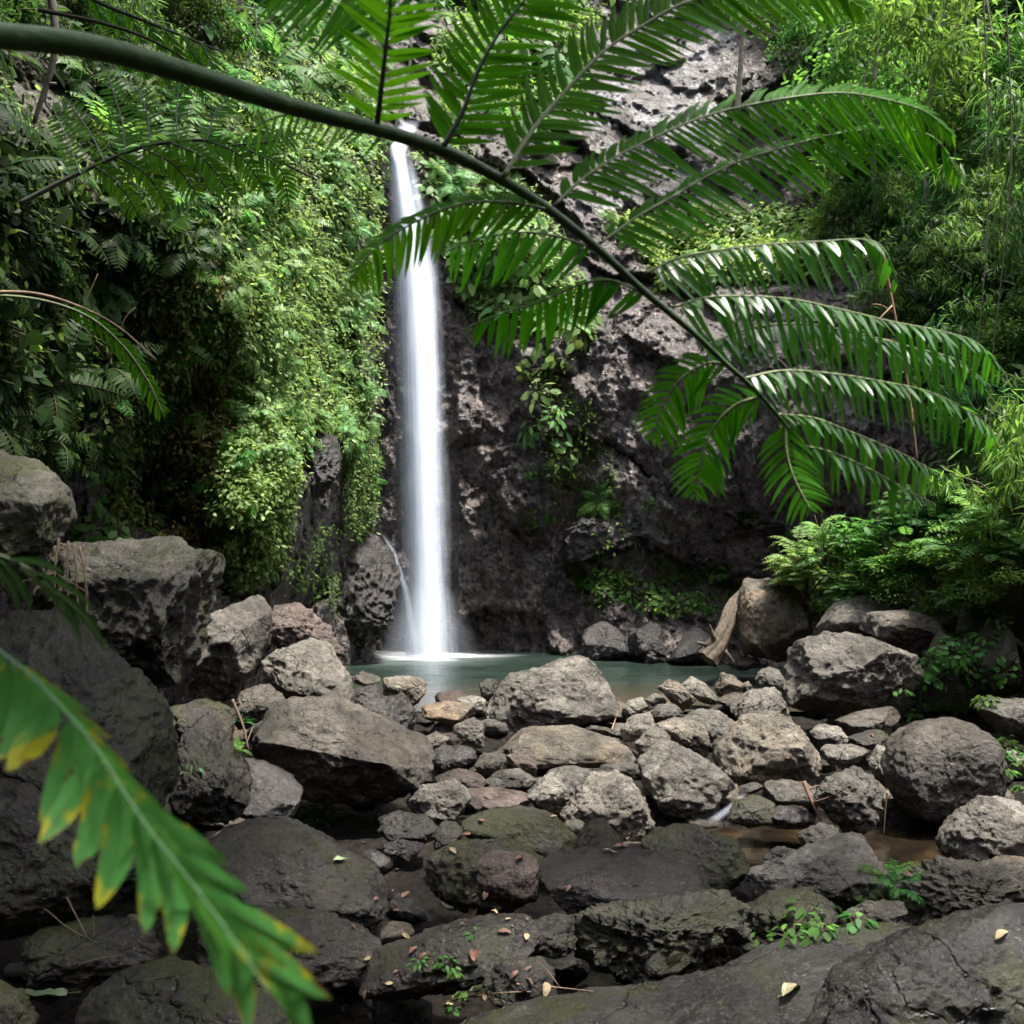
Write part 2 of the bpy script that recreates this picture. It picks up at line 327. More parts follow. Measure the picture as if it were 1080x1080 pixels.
# ------------------------------------------------------------------ ground
def sstep(a, b, x): t_ = np.clip((x-a)/(b-a), 0, 1); return t_*t_*(3-2*t_)
def gz(x, y):
    z = np.interp(y, [2, 4, 6, 7.2, 8.2, 9.0, 9.8], [-.32, -.34, -.36, -.30, -.25, -.10, -.03])-.55*sstep(9.9, 11.4, y-.15*np.abs(x))
    z = z+.42*np.maximum(0, -1.35-.16*y-x)*sstep(13, 9, y)+.35*np.maximum(0, x-.5*y-.6)+1.6*np.maximum(0, -.2-y)  # last term: steep hillside behind the camera, added to block light from there
    q = np.minimum(np.hypot((x-1.5)/.72, (y-6.15)/.55), np.hypot((x-2.5)/.6, (y-5.95)/.55))
    z = z+.26*np.exp(-((q-1.35)/.3)**2)-.10*np.exp(-q**4)
    return np.minimum(z, 16)
gx = axis(-40, -5, 7, 40, .06, .6); gy = axis(-24, 1.5, 12, 40, .06, .6); X_, Y_ = np.meshgrid(gx, gy); Z_ = gz(X_, Y_)
pp = np.stack((X_, Y_, Z_), -1); Z_ = Z_+.05*fbm(pp*2.2, 4)+.02*fbm(pp*9, 3); Z_ = np.where(Y_ > 16.5, -.6, Z_)
nr_, nc_ = X_.shape; ii = (np.arange(nr_-1)[:, None]*nc_+np.arange(nc_-1)[None])
t = NT('river bed earth'); co = t.n('ShaderNodeTexCoord').outputs['Object']
c = t.ramp(t.noise(co, 3, 10, .7), [(.3, (.004, .003, .0025)), (.5, (.010, .0075, .0055)), (.7, (.022, .016, .012))])
vo = t.n('ShaderNodeTexVoronoi'); vo.inputs['Scale'].default_value = 16; t.l(co, vo.inputs['Vector'])
c = t.mix(.5, c, t.ramp(vo.outputs['Distance'], [(.1, 1.3), (.7, .4)]), 'MULTIPLY'); n = t.bump(vo.outputs['Distance'], 1., .05); n = t.bump(t.noise(co, 40, 8, .7), .8, .02, n)
gm = t.done(t.pbr(c, .7, n, .15).outputs[0])
tag(link('ground', mesh('ground', np.stack((X_, Y_, Z_), -1).reshape(-1, 3), [np.stack((ii, ii+1, ii+nc_+1, ii+nc_), -1).reshape(-1, 4)], gm)), kind='structure')
# ------------------------------------------------------------------ pool and stream
FALL = at(448, 690, 13.9)
def sheet(name, x0, x1, y0, y1, z, m, n=60, edge=None):
    xs = np.linspace(x0, x1, n); ys = np.linspace(y0, y1, n); X, Y = np.meshgrid(xs, ys)
    V = np.stack((X, Y, np.full(X.shape, z)), -1).reshape(-1, 3); i = (np.arange(n-1)[:, None]*n+np.arange(n-1)[None])
    return tag(link(name, mesh(name, V, [np.stack((i, i+1, i+n+1, i+n), -1).reshape(-1, 4)], m)), kind='structure')
t = NT('pool water'); co = t.n('ShaderNodeTexCoord').outputs['Object']
mp = t.n('ShaderNodeMapping'); mp.inputs['Scale'].default_value = (.7, 2.2, 1); t.l(co, mp.inputs[0])
dv = t.n('ShaderNodeVectorMath', operation='DISTANCE'); t.l(co, dv.inputs[0]); dv.inputs[1].default_value = (FALL[0], FALL[1], 0)
c = t.ramp(t.noise(mp.outputs[0], 1.3, 4), [(.35, (.009, .017, .013)), (.65, (.020, .031, .026))])
dd = t.math('ADD', dv.outputs['Value'], t.math('MULTIPLY', t.noise(mp.outputs[0], 2.5, 5), -.9))
c = t.mix(t.ramp(t.math('DIVIDE', dd, 3.), [(.0, .5), (.08, .12), (.3, 0.)]), c, (.55, .6, .62))
ys = t.n('ShaderNodeSeparateXYZ'); t.l(co, ys.inputs[0])
c = t.mix(t.ramp(t.math('SUBTRACT', 11.6, ys.outputs[1]), [(0., 0.), (1., .7)]), c, (.045, .038, .026))
pm = t.done(t.pbr(c, t.ramp(t.noise(mp.outputs[0], 2, 3), [(.3, .16), (.7, .3)]), t.bump(t.noise(mp.outputs[0], 5, 4), .25, .03), .5, IOR=1.33).outputs[0])
sheet('pool_water', -5, 8, 9.6, 16.4, 0, pm)
t = NT('stream water'); co = t.n('ShaderNodeTexCoord').outputs['Object']
c = t.ramp(t.noise(co, 4.5, 3, .5, .3), [(.35, (.007, .005, .004)), (.52, (.011, .008, .005)), (.68, (.03, .019, .009))])
sm = t.done(t.pbr(c, .12, t.bump(t.noise(co, 6, 3), .15, .02), .5, IOR=1.33).outputs[0])
th = np.linspace(0, 2*np.pi, 64, endpoint=False); V = np.stack((2.0+1.25*np.cos(th), 6.05+.62*np.sin(th), np.full(64, -.22)), -1); V = np.vstack((V, (2., 6.05, -.22))); k = np.arange(64)
tag(link('stream_water', mesh('stream water', V, [np.stack((k, (k+1) % 64, np.full(64, 64)), -1)], sm)), kind='structure')
# ------------------------------------------------------------------ waterfall
def water_mat(name, streak, soft, dens):
    t = NT(name); u = t.n('ShaderNodeAttribute', attribute_name='across').outputs['Fac']; v = t.n('ShaderNodeAttribute', attribute_name='down').outputs['Fac']
    cx = t.n('ShaderNodeCombineXYZ'); t.l(t.math('MULTIPLY', u, streak), cx.inputs[0]); t.l(t.math('MULTIPLY', v, .22), cx.inputs[1])
    s1 = t.noise(cx.outputs[0], 1.6, 6, .62, .2)
    cy = t.n('ShaderNodeCombineXYZ'); t.l(t.math('MULTIPLY', u, 1.5), cy.inputs[0]); t.l(t.math('MULTIPLY', v, .9), cy.inputs[1])
    wob = t.math('MULTIPLY', t.math('SUBTRACT', t.noise(cy.outputs[0], 1.7, 5, .6), .5), .8)
    ed = t.math('SUBTRACT', 1, t.math('POWER', t.math('ABSOLUTE', t.math('ADD', u, wob)), soft), True); ed = t.math('MULTIPLY', ed, t.math('MULTIPLY', t.math('SUBTRACT', 1, t.math('ABSOLUTE', u)), 3., True))
    al = t.math('MULTIPLY', ed, t.ramp(s1, [(.25, .4*dens), (.65, dens)]), True)
    al = t.math('MULTIPLY', al, t.n('ShaderNodeAttribute', attribute_name='fade').outputs['Fac'], True)
    df = t.n('ShaderNodeBsdfDiffuse'); df.inputs[0].default_value = (.54, .59, .68, 1); tl = t.n('ShaderNodeBsdfTranslucent'); tl.inputs[0].default_value = (.93, .95, .98, 1)
    nv = t.n('ShaderNodeCombineXYZ'); nv.inputs[0].default_value = .2; nv.inputs[1].default_value = -.55; nv.inputs[2].default_value = .8; t.l(nv.outputs[0], df.inputs['Normal'])   # droplets scatter light from every side
    m1 = t.n('ShaderNodeMixShader'); m1.inputs[0].default_value = .15; t.l(df.outputs[0], m1.inputs[1]); t.l(tl.outputs[0], m1.inputs[2])
    tr = t.n('ShaderNodeBsdfTransparent'); m2 = t.n('ShaderNodeMixShader'); t.l(al, m2.inputs[0]); t.l(tr.outputs[0], m2.inputs[1]); t.l(m1.outputs[0], m2.inputs[2])
    return t.done(m2.outputs[0])
def fall_sheet(name, rows, mat, parent, bulge=.12, nx=25, ny=120, fade=(0, 0)):
    """rows: (py, left px, right px, Y)"""
    rw = spline([(l, r_, Y*30, py) for py, l, r_, Y in rows][0:], ny) if False else None
    a = np.array(rows, float); py = np.linspace(a[0, 0], a[-1, 0], ny); l = np.interp(py, a[:, 0], a[:, 1]); r_ = np.interp(py, a[:, 0], a[:, 2]); Y = np.interp(py, a[:, 0], a[:, 3])
    k = np.ones(9)/9
    sm_ = lambda q: np.convolve(np.pad(q, 4, 'edge'), k, 'valid')
    l, r_, Y = sm_(l), sm_(r_), sm_(Y); u = np.linspace(-1, 1, nx)
    px = (l[:, None]+r_[:, None])/2+(r_-l)[:, None]/2*u; V = atv(px, py[:, None]*np.ones_like(px), Y[:, None]-bulge*(1-u**2)[None]*np.ones_like(px))
    i = (np.arange(ny-1)[:, None]*nx+np.arange(nx-1)[None]); q = np.linspace(0, 1, ny)
    fd = np.ones(ny)
    if fade[0]: fd *= sstep(0, fade[0], q)
    if fade[1]: fd *= sstep(1, 1-fade[1], q)
    me = mesh(name, V.reshape(-1, 3)-FALL, [np.stack((i, i+nx, i+nx+1, i+1), -1).reshape(-1, 4)], mat,
              attr={'across': np.tile(u, ny), 'down': np.repeat(V[:, nx//2, 2], nx), 'fade': np.repeat(fd, nx)})
    return link(name, me, parent)
wf = empty('waterfall', FALL, 'tall white veil of falling water dropping down the dark cliff into the green pool', 'waterfall')
wcore = water_mat('silky water', 2.2, 1.4, 1.3); wout = water_mat('thin spray', 6, 1.2, .75); wtr = water_mat('thin trickle', 3, 1., .6)
fall_sheet('main_stream', [(126, 424, 452, 15.1), (134, 412, 446, 14.7), (150, 408, 428, 14.4), (207, 411, 436, 14.3), (285, 413, 460, 14.2), (370, 419, 465, 14.1), (480, 422, 467, 14.05), (614, 426, 470, 13.95), (692, 424, 472, 13.9)], wcore, wf, .14, fade=(.03, 0))
fall_sheet('spray_veil', [(150, 404, 434, 14.2), (285, 408, 468, 14.05), (480, 412, 476, 13.9), (614, 414, 480, 13.85), (692, 408, 488, 13.8)], wout, wf, .2, fade=(.1, 0))
fall_sheet('mist', [(590, 408, 482, 13.7), (640, 398, 494, 13.6), (694, 380, 512, 13.5)], water_mat('fine mist', 1.2, .8, .24), wf, .3, fade=(.8, 0))
fall_sheet('side_stream', [(560, 396, 404, 14.0), (580, 408, 418, 13.95), (620, 420, 432, 13.85), (673, 427, 442, 13.8), (692, 428, 446, 13.8)], wtr, wf, .05, fade=(.15, 0))
t = NT('pool foam'); u = t.n('ShaderNodeAttribute', attribute_name='fade').outputs['Fac']
co = t.n('ShaderNodeTexCoord').outputs['Object']; al = t.math('MULTIPLY', u, t.ramp(t.noise(co, 3, 5), [(.3, .5), (.6, 1.)]), True)
df = t.n('ShaderNodeBsdfDiffuse'); df.inputs[0].default_value = (.92, .95, .97, 1); tr = t.n('ShaderNodeBsdfTransparent'); m2 = t.n('ShaderNodeMixShader')
t.l(al, m2.inputs[0]); t.l(tr.outputs[0], m2.inputs[1]); t.l(df.outputs[0], m2.inputs[2]); fm = t.done(m2.outputs[0])
rr = np.linspace(0, 1, 14); th = np.linspace(0, 2*np.pi, 40, endpoint=False)
V = np.stack((1.35*rr[:, None]*np.cos(th)+.2, .38*rr[:, None]*np.sin(th)-.1, .012+.03*np.exp(-(rr[:, None]*4)**2)*np.ones_like(th)), -1).reshape(-1, 3); V[:, 2] -= FALL[2]
i = np.arange(13)[:, None]*40; j = np.arange(40)[None]; k = (j+1) % 40
link('foam', mesh('foam', V, [np.stack((i+j, i+40+j, i+40+k, i+k), -1).reshape(-1, 4)], fm, attr={'fade': np.repeat((1-rr)**1.8*.8, 40)}), wf)
# ------------------------------------------------------------------ boulders
MG = rock_mat('grey boulder', (.048, .043, .036), (.215, .197, .168), .22, .55)
MT = rock_mat('tan boulder', (.06, .05, .037), (.255, .222, .175), .1, .5, tint=(.23, .15, .085))
MB_ = rock_mat('brown boulder', (.032, .027, .021), (.14, .122, .098), .35, .4, wet=.15)
MM = rock_mat('mossy boulder', (.024, .022, .016), (.092, .083, .062), .9, .55, wet=.25)
MD = rock_mat('dark boulder', (.013, .011, .009), (.06, .051, .042), .5, .6, wet=.4)
MW = rock_mat('wet dark stone', (.022, .019, .018), (.075, .066, .062), .0, .15, wet=.75)
MM2 = rock_mat('lichen boulder', (.026, .024, .019), (.115, .106, .086), .8, 1.)
MV = rock_mat('dark moss boulder', (.009, .008, .006), (.04, .036, .026), .8, .55, wet=.2)
MR = rock_mat('reddish stone', (.045, .033, .028), (.14, .104, .088), .05, .2)
MS = rock_mat('slab stone', (.010, .0085, .008), (.052, .046, .041), .55, .6, wet=.45)
MU = rock_mat('puddle stone', (.012, .009, .008), (.036, .028, .024), .1, .15, wet=1.)
MC = rock_mat('cliff stone', (.010, .008, .0075), (.048, .040, .038), .18, .3, wet=.55)
MP = rock_mat('pale stone', (.085, .076, .062), (.275, .252, .212), .2, .5)
ICO = {}
def ico(n):
    if n not in ICO:
        b = bmesh.new(); bmesh.ops.create_icosphere(b, subdivisions=n, radius=1)
        ICO[n] = (np.array([v.co[:] for v in b.verts]), np.array([[v.index for v in f.verts] for f in b.faces])); b.free()
    return ICO[n]
def rock_shape(Rth, dep, sub, r, ang=.5, rough=1., lean=.25, under=.5, off=0., box=.72):
    """closed stone: Rth = outline radius by angle in the x-z plane, dep = half depth"""
    d, F = ico(sub); s = np.hypot(d[:, 0], d[:, 2]); th = np.arctan2(d[:, 2], d[:, 0]); rad = Rth(th); mR = rad.mean()
    q = s**box; V = np.stack((rad*q*np.cos(th), dep*np.sign(d[:, 1])*np.abs(d[:, 1])**.8, rad*q*np.sin(th)), -1)
    V[:, 1] += lean*V[:, 2]*(dep/mR)
    N = []
    if under > 0: N.append(((r.uniform(-.25, .25), -.85, -.5), .95-.32*under))
    N.append(((r.uniform(-.3, .3), -.55, .8), .90-.2*ang))
    for _ in range(int(3+7*ang)):
        v = r.normal(size=3); v[1] = -abs(v[1])*1.3 if r.random() < .8 else v[1]; N.append((v, r.uniform(.8, .97)-.1*ang))
    for n_, k in N:
        n_ = np.array(n_, float); n_ /= np.linalg.norm(n_); pr = V@n_; mx = pr.max(); ex = np.maximum(0, pr-k*mx); V = V-n_*(ex*(.55+.42*ang))[:, None]
    o = r.uniform(0, 99, 3); nn = nrm(V/np.array((1, max(dep/mR, .3), 1))**2); sc = 1/mR
    h = .075*fbm(V*sc*1.3+o, 3)+.05*ang*fbm(V*sc*2.6+o, 3, True)-.03*ang
    h = h*mR+rough*(.020*min(mR, .5)*fbm(V*sc*6+o, 3)+.0055*fbm(V*22+o, 3)-.007*fbm(V*9+o, 3, True))
    return V+nn*h[:, None], F
def rock(label, mat, Y, poly, ang=.5, dk=.8, lean=.3, under=.5, sub=6, rough=1., cat='boulder', name='boulder', group=None, box=.72):
    ang = min(1., ang+.2) if ang > .2 else ang; rough = rough*1.6 if Y < 6 and ang > .2 else rough
    P = np.array(poly, float).reshape(-1, 2); W_ = atv(P[:, 0], P[:, 1], Y*np.ones(len(P)))[:, [0, 2]]
    # area centroid
    x, z = W_.T; x2, z2 = np.roll(x, -1), np.roll(z, -1); a = x*z2-x2*z; A_ = a.sum()
    c = np.array((((x+x2)*a).sum(), ((z+z2)*a).sum()))/(3*A_)
    t_ = np.linspace(0, 1, 25)[:-1]; D = np.concatenate([W_[i]+(np.roll(W_, -1, 0)[i]-W_[i])*t_[:, None] for i in range(len(P))])-c
    an = np.arctan2(D[:, 1], D[:, 0]); ra = np.hypot(D[:, 0], D[:, 1]); tb = np.linspace(-np.pi, np.pi, 181)
    b = np.array([np.interp(0, [0, 1], [1, 1])*ra[np.abs((an-q+np.pi) % (2*np.pi)-np.pi).argmin()] for q in tb[:-1]])
    kk = np.array((1, 2, 3, 2, 1.))/9; b = np.convolve(np.pad(b, 2, 'wrap'), kk, 'valid'); b = np.append(b, b[0])
    r = np.random.default_rng(int(abs(P[0, 0])*7+abs(P[0, 1])*13))
    ext = (np.ptp(D[:, 0])+np.ptp(D[:, 1]))/4; dep = ext*dk
    V, F = rock_shape(lambda q: np.interp(q, tb, b), dep, sub, r, ang, rough, lean, under, 0., box)
    for _ in range(4):                      # keep the outline's measured size after the stone has been given its depth
        w = V+np.array((c[0], Y, c[1])); dz = (w[:, 2]-CAMZ); fwd = w[:, 1]*CPI+dz*SPI; u_ = 540+FPX*w[:, 0]/fwd; v_ = 540-FPX*(dz*CPI-w[:, 1]*SPI)/fwd
        lo, hi = P.min(0), P.max(0); su = (hi[0]-lo[0])/np.ptp(u_); sv = (hi[1]-lo[1])/np.ptp(v_)
        V = V*np.array((su, (su*sv)**.5 if su*sv < 1 else 1., sv)); w = V+np.array((c[0], Y, c[1])); dz = (w[:, 2]-CAMZ); fwd = w[:, 1]*CPI+dz*SPI; u_ = 540+FPX*w[:, 0]/fwd; v_ = 540-FPX*(dz*CPI-w[:, 1]*SPI)/fwd
        c = c+np.array(((lo[0]+hi[0]-u_.min()-u_.max())/2, -(lo[1]+hi[1]-v_.min()-v_.max())/2))*Y/FPX
    o = link(name, mesh(name, V, [F], mat), None, (c[0], Y, c[1])); return tag(o, label, cat, group or 'boulders of the stream bed')
RK = [
# left bank
('grey slab boulder jutting in at the left edge high above the others', MM2, 5.6, '-70,470 10,470 45,495 82,542 78,562 50,578 0,590 -70,595', dict(ang=.9, lean=.5)),
('huge lichen-spotted mossy boulder with a flat top and an undercut dark right side', MM2, 5.9, '20,582 60,570 120,566 175,565 195,578 238,577 235,610 222,640 205,690 192,722 150,730 110,720 60,690 20,650', dict(ang=.8, lean=.2, under=.7, sub=7, dk=.9)),
('flat-faced grey angular block leaning against the huge mossy boulder', MG, 7.0, '195,660 222,634 265,627 285,645 288,665 278,690 262,712 240,738 205,742 190,720', dict(ang=1., lean=.45, under=.9)),
('broken reddish brown rock wedged behind the pale leaning block', MR, 8.6, '278,642 305,635 330,646 348,664 366,692 345,700 305,690 285,672', dict(ang=1., under=.9, rough=2.2)),
('pale greenish grey angular block by the left end of the pool', MP, 8.0, '275,702 290,686 330,672 348,680 370,713 374,742 330,748 282,735', dict(ang=1., lean=.5, under=.1)),
('large brown boulder with a tilted smooth top and dark overhanging underside', MB_, 7.0, '260,768 268,745 300,733 345,735 380,745 420,768 450,783 460,800 445,825 420,842 380,850 330,845 285,822 263,795', dict(ang=.65, lean=.5, under=1., sub=7, dk=.8)),
('long dark sloping boulder along the left edge behind the spotted leaf', MV, 4.6, '-70,640 20,640 60,680 115,712 150,750 175,795 190,850 182,885 130,890 60,850 0,820 -70,800', dict(ang=.5, sub=7, dk=.9, lean=.5)),
('pointed dark grey rock standing at the foot of the huge mossy boulder', MD, 5.8, '177,775 198,745 215,763 237,790 264,815 267,837 250,860 220,870 188,855 177,812', dict(ang=.8, lean=.4, under=.5)),
('bluish black wet rock between the pointed rock and the brown boulder', MW, 6.3, '240,805 265,799 300,813 320,833 312,862 280,868 250,858', dict(ang=.7, lean=.5)),
('small brownish rock propped under the pale greenish block', MB_, 7.6, '246,730 280,721 300,735 285,752 262,770 243,755', dict(ang=.6)),
('mossy flat stone in the dark gap under the huge mossy boulder', MM, 6.7, '172,745 215,735 250,748 248,785 215,790 178,772', dict(ang=.4)),
('wide dark slab sloping down behind the tip of the spotted leaf', MD, 5.0, '205,880 235,864 270,860 320,880 370,908 412,943 416,972 380,985 320,968 260,945 210,925', dict(ang=.6, lean=.8, under=.4, sub=7)),
('low dark rock under the sloping slab at lower left', MD, 4.3, '205,965 270,955 330,962 380,985 410,1010 385,1045 300,1050 215,1030', dict(ang=.5, lean=.6)),
('black wet rock at the bottom edge below the spotted leaf', MV, 3.4, '62,1050 90,1022 140,1008 200,1018 270,1040 300,1075 310,1140 60,1140', dict(ang=.4, lean=.5)),
('mossy round rock in the bottom left corner behind the twigs', MV, 3.8, '20,1000 55,975 110,965 155,978 172,1008 130,1040 40,1045', dict(ang=.3, lean=.5)),
('dark moss-covered rock face under the left edge leaf', MV, 4.1, '-70,800 0,810 70,840 140,875 182,925 172,990 100,985 0,1000 -70,1000', dict(ang=.5, lean=.4, sub=7)),
('grey rock corner cut by the bottom left of the picture', MV, 3.0, '-60,1040 -20,1032 15,1048 42,1085 40,1140 -60,1140', dict(ang=.4, lean=.5)),
# by the pool, centre
('big two-lobed light grey boulder standing at the edge of the pool', MG, 9.3, '511,747 515,727 530,714 570,703 592,696 612,691 632,697 641,714 652,733 656,752 642,765 600,766 545,784 520,777', dict(ang=.45, lean=.3, sub=7, under=.5, dk=.75)),
('flat tan rock lying in front of the two-lobed boulder', MT, 8.2, '530,787 560,768 610,764 662,784 671,805 640,814 600,814 565,808 540,802', dict(ang=.6, lean=.8, under=.7)),
('dark blue grey wet rock beside the pale ledge rock at the pool', MW, 8.6, '378,744 398,733 428,735 441,750 436,770 415,778 393,764', dict(ang=.8)),
('squarish pale brown ledge rock at the near left shore of the pool', MT, 9.5, '403,714 425,712 450,714 450,735 440,750 420,738 406,730', dict(ang=.9)),
('flat shiny wet stone left of the squarish ledge rock', MW, 9.1, '372,726 395,721 405,735 392,744 374,742', dict(ang=.6, lean=.8)),
('small dark stone poking up at the left tip of the pool shore', MB_, 9.9, '370,714 382,707 401,714 402,722 376,724', dict(ang=.7)),
('flat cream-tan stone between the ledge rock and the two-lobed boulder', MT, 9.0, '444,747 470,739 501,743 503,757 480,765 450,759', dict(ang=.6, lean=.8)),
('pale stone touching the left flank of the two-lobed boulder', MP, 9.5, '482,738 495,733 512,736 513,757 499,753', dict(ang=.6)),
('dark stone peeping out behind the left shoulder of the two-lobed boulder', MD, 9.9, '505,722 515,715 528,716 528,740 508,740', dict(ang=.6)),
('grey rounded stone in front of the pale stone at the two-lobed boulder', MG, 8.6, '477,766 500,756 512,766 512,788 490,793 478,782', dict(ang=.3)),
('round brownish cobble in front of the flat cream stone', MT, 8.3, '445,778 460,771 474,778 471,789 455,794 446,787', dict(ang=.2)),
('black wet stone in the gap right of the brown boulder', MW, 7.9, '453,799 470,785 501,789 505,806 490,817 460,814', dict(ang=.4)),
('smooth brown cobble left of the small pinkish stone', MB_, 7.75, '500,808 510,794 530,792 540,800 533,812 510,820', dict(ang=.2)),
('small pinkish stone with a broken front under the flat tan rock', MR, 7.6, '533,797 550,793 567,804 567,820 543,815', dict(ang=.7)),
('grey flat cobble below the pinkish stone', MG, 7.4, '508,827 525,812 550,810 567,821 562,834 540,838 513,835', dict(ang=.3)),
('purplish rough cobble below the black wet stone', MR, 7.3, '458,822 480,810 501,817 515,831 490,838', dict(ang=.3)),
('wide purplish flat stone in the middle of the bed', MR, 7.0, '486,834 520,829 558,838 553,854 510,858 488,850', dict(ang=.3, lean=.7)),
('grey angular rock sitting over the dark low rock left of centre', MG, 6.8, '428,848 445,825 470,821 492,838 498,857 472,872 443,866', dict(ang=.8, lean=.5)),
('dark low rock beside the small reddish leaf litter patch', MD, 6.3, '398,864 420,854 450,861 467,880 440,895 405,886', dict(ang=.5)),
('small yellowish green upright cobble among dark rocks', MM, 6.0, '457,880 465,866 480,865 489,876 482,898 465,903 457,892', dict(ang=.2, dk=1.)),
('dark mottled round rock behind the pitted light boulder', MG, 7.1, '555,840 580,812 605,807 632,818 627,848 600,864 565,854', dict(ang=.4)),
('pitted light grey boulder with a blunt top in the very middle of the bed', MP, 6.5, '590,862 610,835 630,814 655,811 675,820 691,855 692,888 650,893 600,884', dict(ang=.5, lean=.45, under=.3, rough=1.8)),
('tall wedge-shaped grey boulder beside the small stream pool', MG, 6.8, '672,802 690,785 710,781 730,794 760,815 776,840 766,860 720,868 690,866 678,842', dict(ang=.7, lean=.35, rough=1.5)),
('long rounded olive grey boulder in front of the pitted light boulder', MM, 5.85, '486,868 510,855 550,849 590,861 608,882 602,902 575,910 540,900 500,890', dict(ang=.15, lean=.4)),
('dark mossy hump behind the round brown stone', MM, 5.2, '445,905 478,887 530,884 560,897 578,912 568,955 500,968 458,950', dict(ang=.3)),
('round reddish brown stone resting against the flat wet-topped rock', MR, 4.8, '502,912 515,897 545,896 569,909 567,946 540,956 514,948 502,932', dict(ang=.15, dk=.95)),
('flat dark rock with a shallow wet puddle on its top', MU, 4.9, '566,935 590,903 640,889 700,889 740,905 752,945 720,972 650,978 590,968', dict(ang=.7, lean=1.2, under=.6, sub=7, box=.5)),
('mossy grey shoulder of rock right behind the puddle rock', MM, 5.15, '676,882 695,868 740,872 780,888 793,920 788,948 740,955 692,925', dict(ang=.4, lean=.4)),
('big square mossy block in the foreground below the puddle rock', MM, 4.35, '596,978 618,962 700,948 760,936 790,946 797,1000 782,1030 720,1050 640,1055 596,1040', dict(ang=.8, lean=.0, under=.0, sub=7, rough=2.2, dk=.7, box=.42)),
('long dark ledge rock in the foreground left of the mossy block', MD, 4.1, '380,1008 440,985 510,963 560,963 572,985 545,1005 500,1025 470,1050 420,1058 378,1045', dict(ang=.6, lean=.6, sub=7)),
('small angular dark rock against the left side of the mossy block', MD, 4.4, '538,985 560,965 610,963 607,1002 575,1012', dict(ang=.9)),
('blocky black stone in the foreground next to the little green seedling', MD, 3.85, '508,1030 530,1008 580,1008 588,1048 560,1070 513,1066', dict(ang=.8)),
('broad purplish grey slab along the bottom edge under the mossy block', MS, 3.4, '430,1120 520,1088 600,1070 700,1056 770,1030 850,990 930,972 985,990 960,1020 890,1065 850,1180 430,1180', dict(ang=.5, lean=.9, under=.2, sub=7, dk=.5, rough=.9)),
('wide grey slab filling the bottom right corner', MS, 3.25, '845,1080 890,1030 985,990 1060,968 1130,950 1160,1180 845,1180', dict(ang=.5, lean=.7, under=.2, sub=7, dk=.6, rough=.9)),
('small bluish flat stone beside the reddish leaf litter', MW, 5.6, '403,892 420,884 447,889 442,903 415,908', dict(ang=.8, lean=.8)),
# right side
('large smooth round boulder at the right side of the stream', MB_, 6.6, '928,812 938,785 960,765 990,756 1020,757 1050,773 1063,800 1060,835 1030,862 990,872 950,863 933,840', dict(ang=.15, lean=.1, under=.25, sub=7, dk=1.)),
('big grey trapezoid boulder with a flat sunlit top and dark left face', MG, 8.8, '826,702 832,680 880,665 930,671 968,690 976,705 962,732 930,748 870,756 833,745', dict(ang=.9, lean=.45, under=1., sub=7)),
('tall two-toned boulder at the far right of the pool beside the driftwood', MT, 11.4, '774,650 780,630 787,614 810,609 835,619 858,650 851,682 820,699 785,694 774,672', dict(ang=.6, lean=.2)),
('light grey rounded boulder below the green bushes', MG, 10.3, '860,665 880,637 910,627 940,632 958,645 935,670 890,675', dict(ang=.4)),
('dark brown wedge rock balanced on top of the trapezoid boulder', MB_, 9.5, '906,652 925,647 960,642 1001,655 996,674 970,694 948,682 918,666', dict(ang=.9, under=.9)),
('large tan cracked boulder with a peaked top right of centre', MT, 7.25, '749,793 768,774 788,757 810,749 835,756 858,779 867,799 858,820 838,846 802,842 766,822', dict(ang=.6, lean=.4, under=.6, rough=1.8)),
('dark wedge rock behind the peaked tan boulder', MG, 8.4, '770,750 797,731 811,724 831,752 835,765 785,766', dict(ang=.8)),
('grey purple rock left of the peaked tan boulder', MG, 7.9, '720,755 735,747 758,748 780,766 772,779 747,795', dict(ang=.6)),
('orange stained tan rock among cobbles left of the peaked boulder', MT, 7.6, '692,764 710,757 727,756 745,768 750,786 744,799 722,787 698,772', dict(ang=.4)),
('round light cobble resting on the wedge-shaped grey boulder', MP, 7.45, '669,783 683,770 697,767 708,776 708,787 690,797 673,801', dict(ang=.1)),
('oval pale grey cobble right of the two-lobed boulder', MP, 8.3, '654,768 669,753 683,751 691,760 689,772 672,781 657,783', dict(ang=.1)),
('low grey stone behind the oval pale cobble', MG, 8.6, '682,753 699,742 713,742 721,754 704,762 690,761', dict(ang=.3)),
('angular tan rock leaning on the cobble bar by the pool', MT, 9.2, '693,727 705,716 716,719 734,738 728,748 718,751 709,740', dict(ang=.8)),
('smooth cream egg-shaped cobble by the pool', MP, 9.35, '679,738 691,731 703,735 703,742 688,745', dict(ang=.1)),
('flat pale stone at the water right of the two-lobed boulder', MP, 9.35, '656,747 663,738 677,735 685,743 675,751 660,759', dict(ang=.2)),
('whitish cobble heap stone beside the angular tan rock', MP, 9.8, '718,722 730,713 744,719 757,732 754,743 735,734', dict(ang=.4)),
('blunt upright tan stone at the pool edge', MT, 9.95, '753,725 761,709 774,712 785,724 781,735 757,737', dict(ang=.5)),
('tiny pale stone next to the upright tan stone', MP, 10.0, '781,722 791,718 796,728 785,733', dict(ang=.3)),
('dark grey rock touching the left side of the trapezoid boulder', MG, 9.8, '796,717 805,703 824,705 832,721 830,742 810,730', dict(ang=.5)),
('flat brownish stone behind the dark wedge rock', MB_, 9.3, '756,741 774,730 799,735 787,748 769,752', dict(ang=.5, lean=.8)),
('bluish grey stone under the trapezoid boulder', MG, 7.95, '854,773 866,763 883,765 896,777 889,788 868,792', dict(ang=.4)),
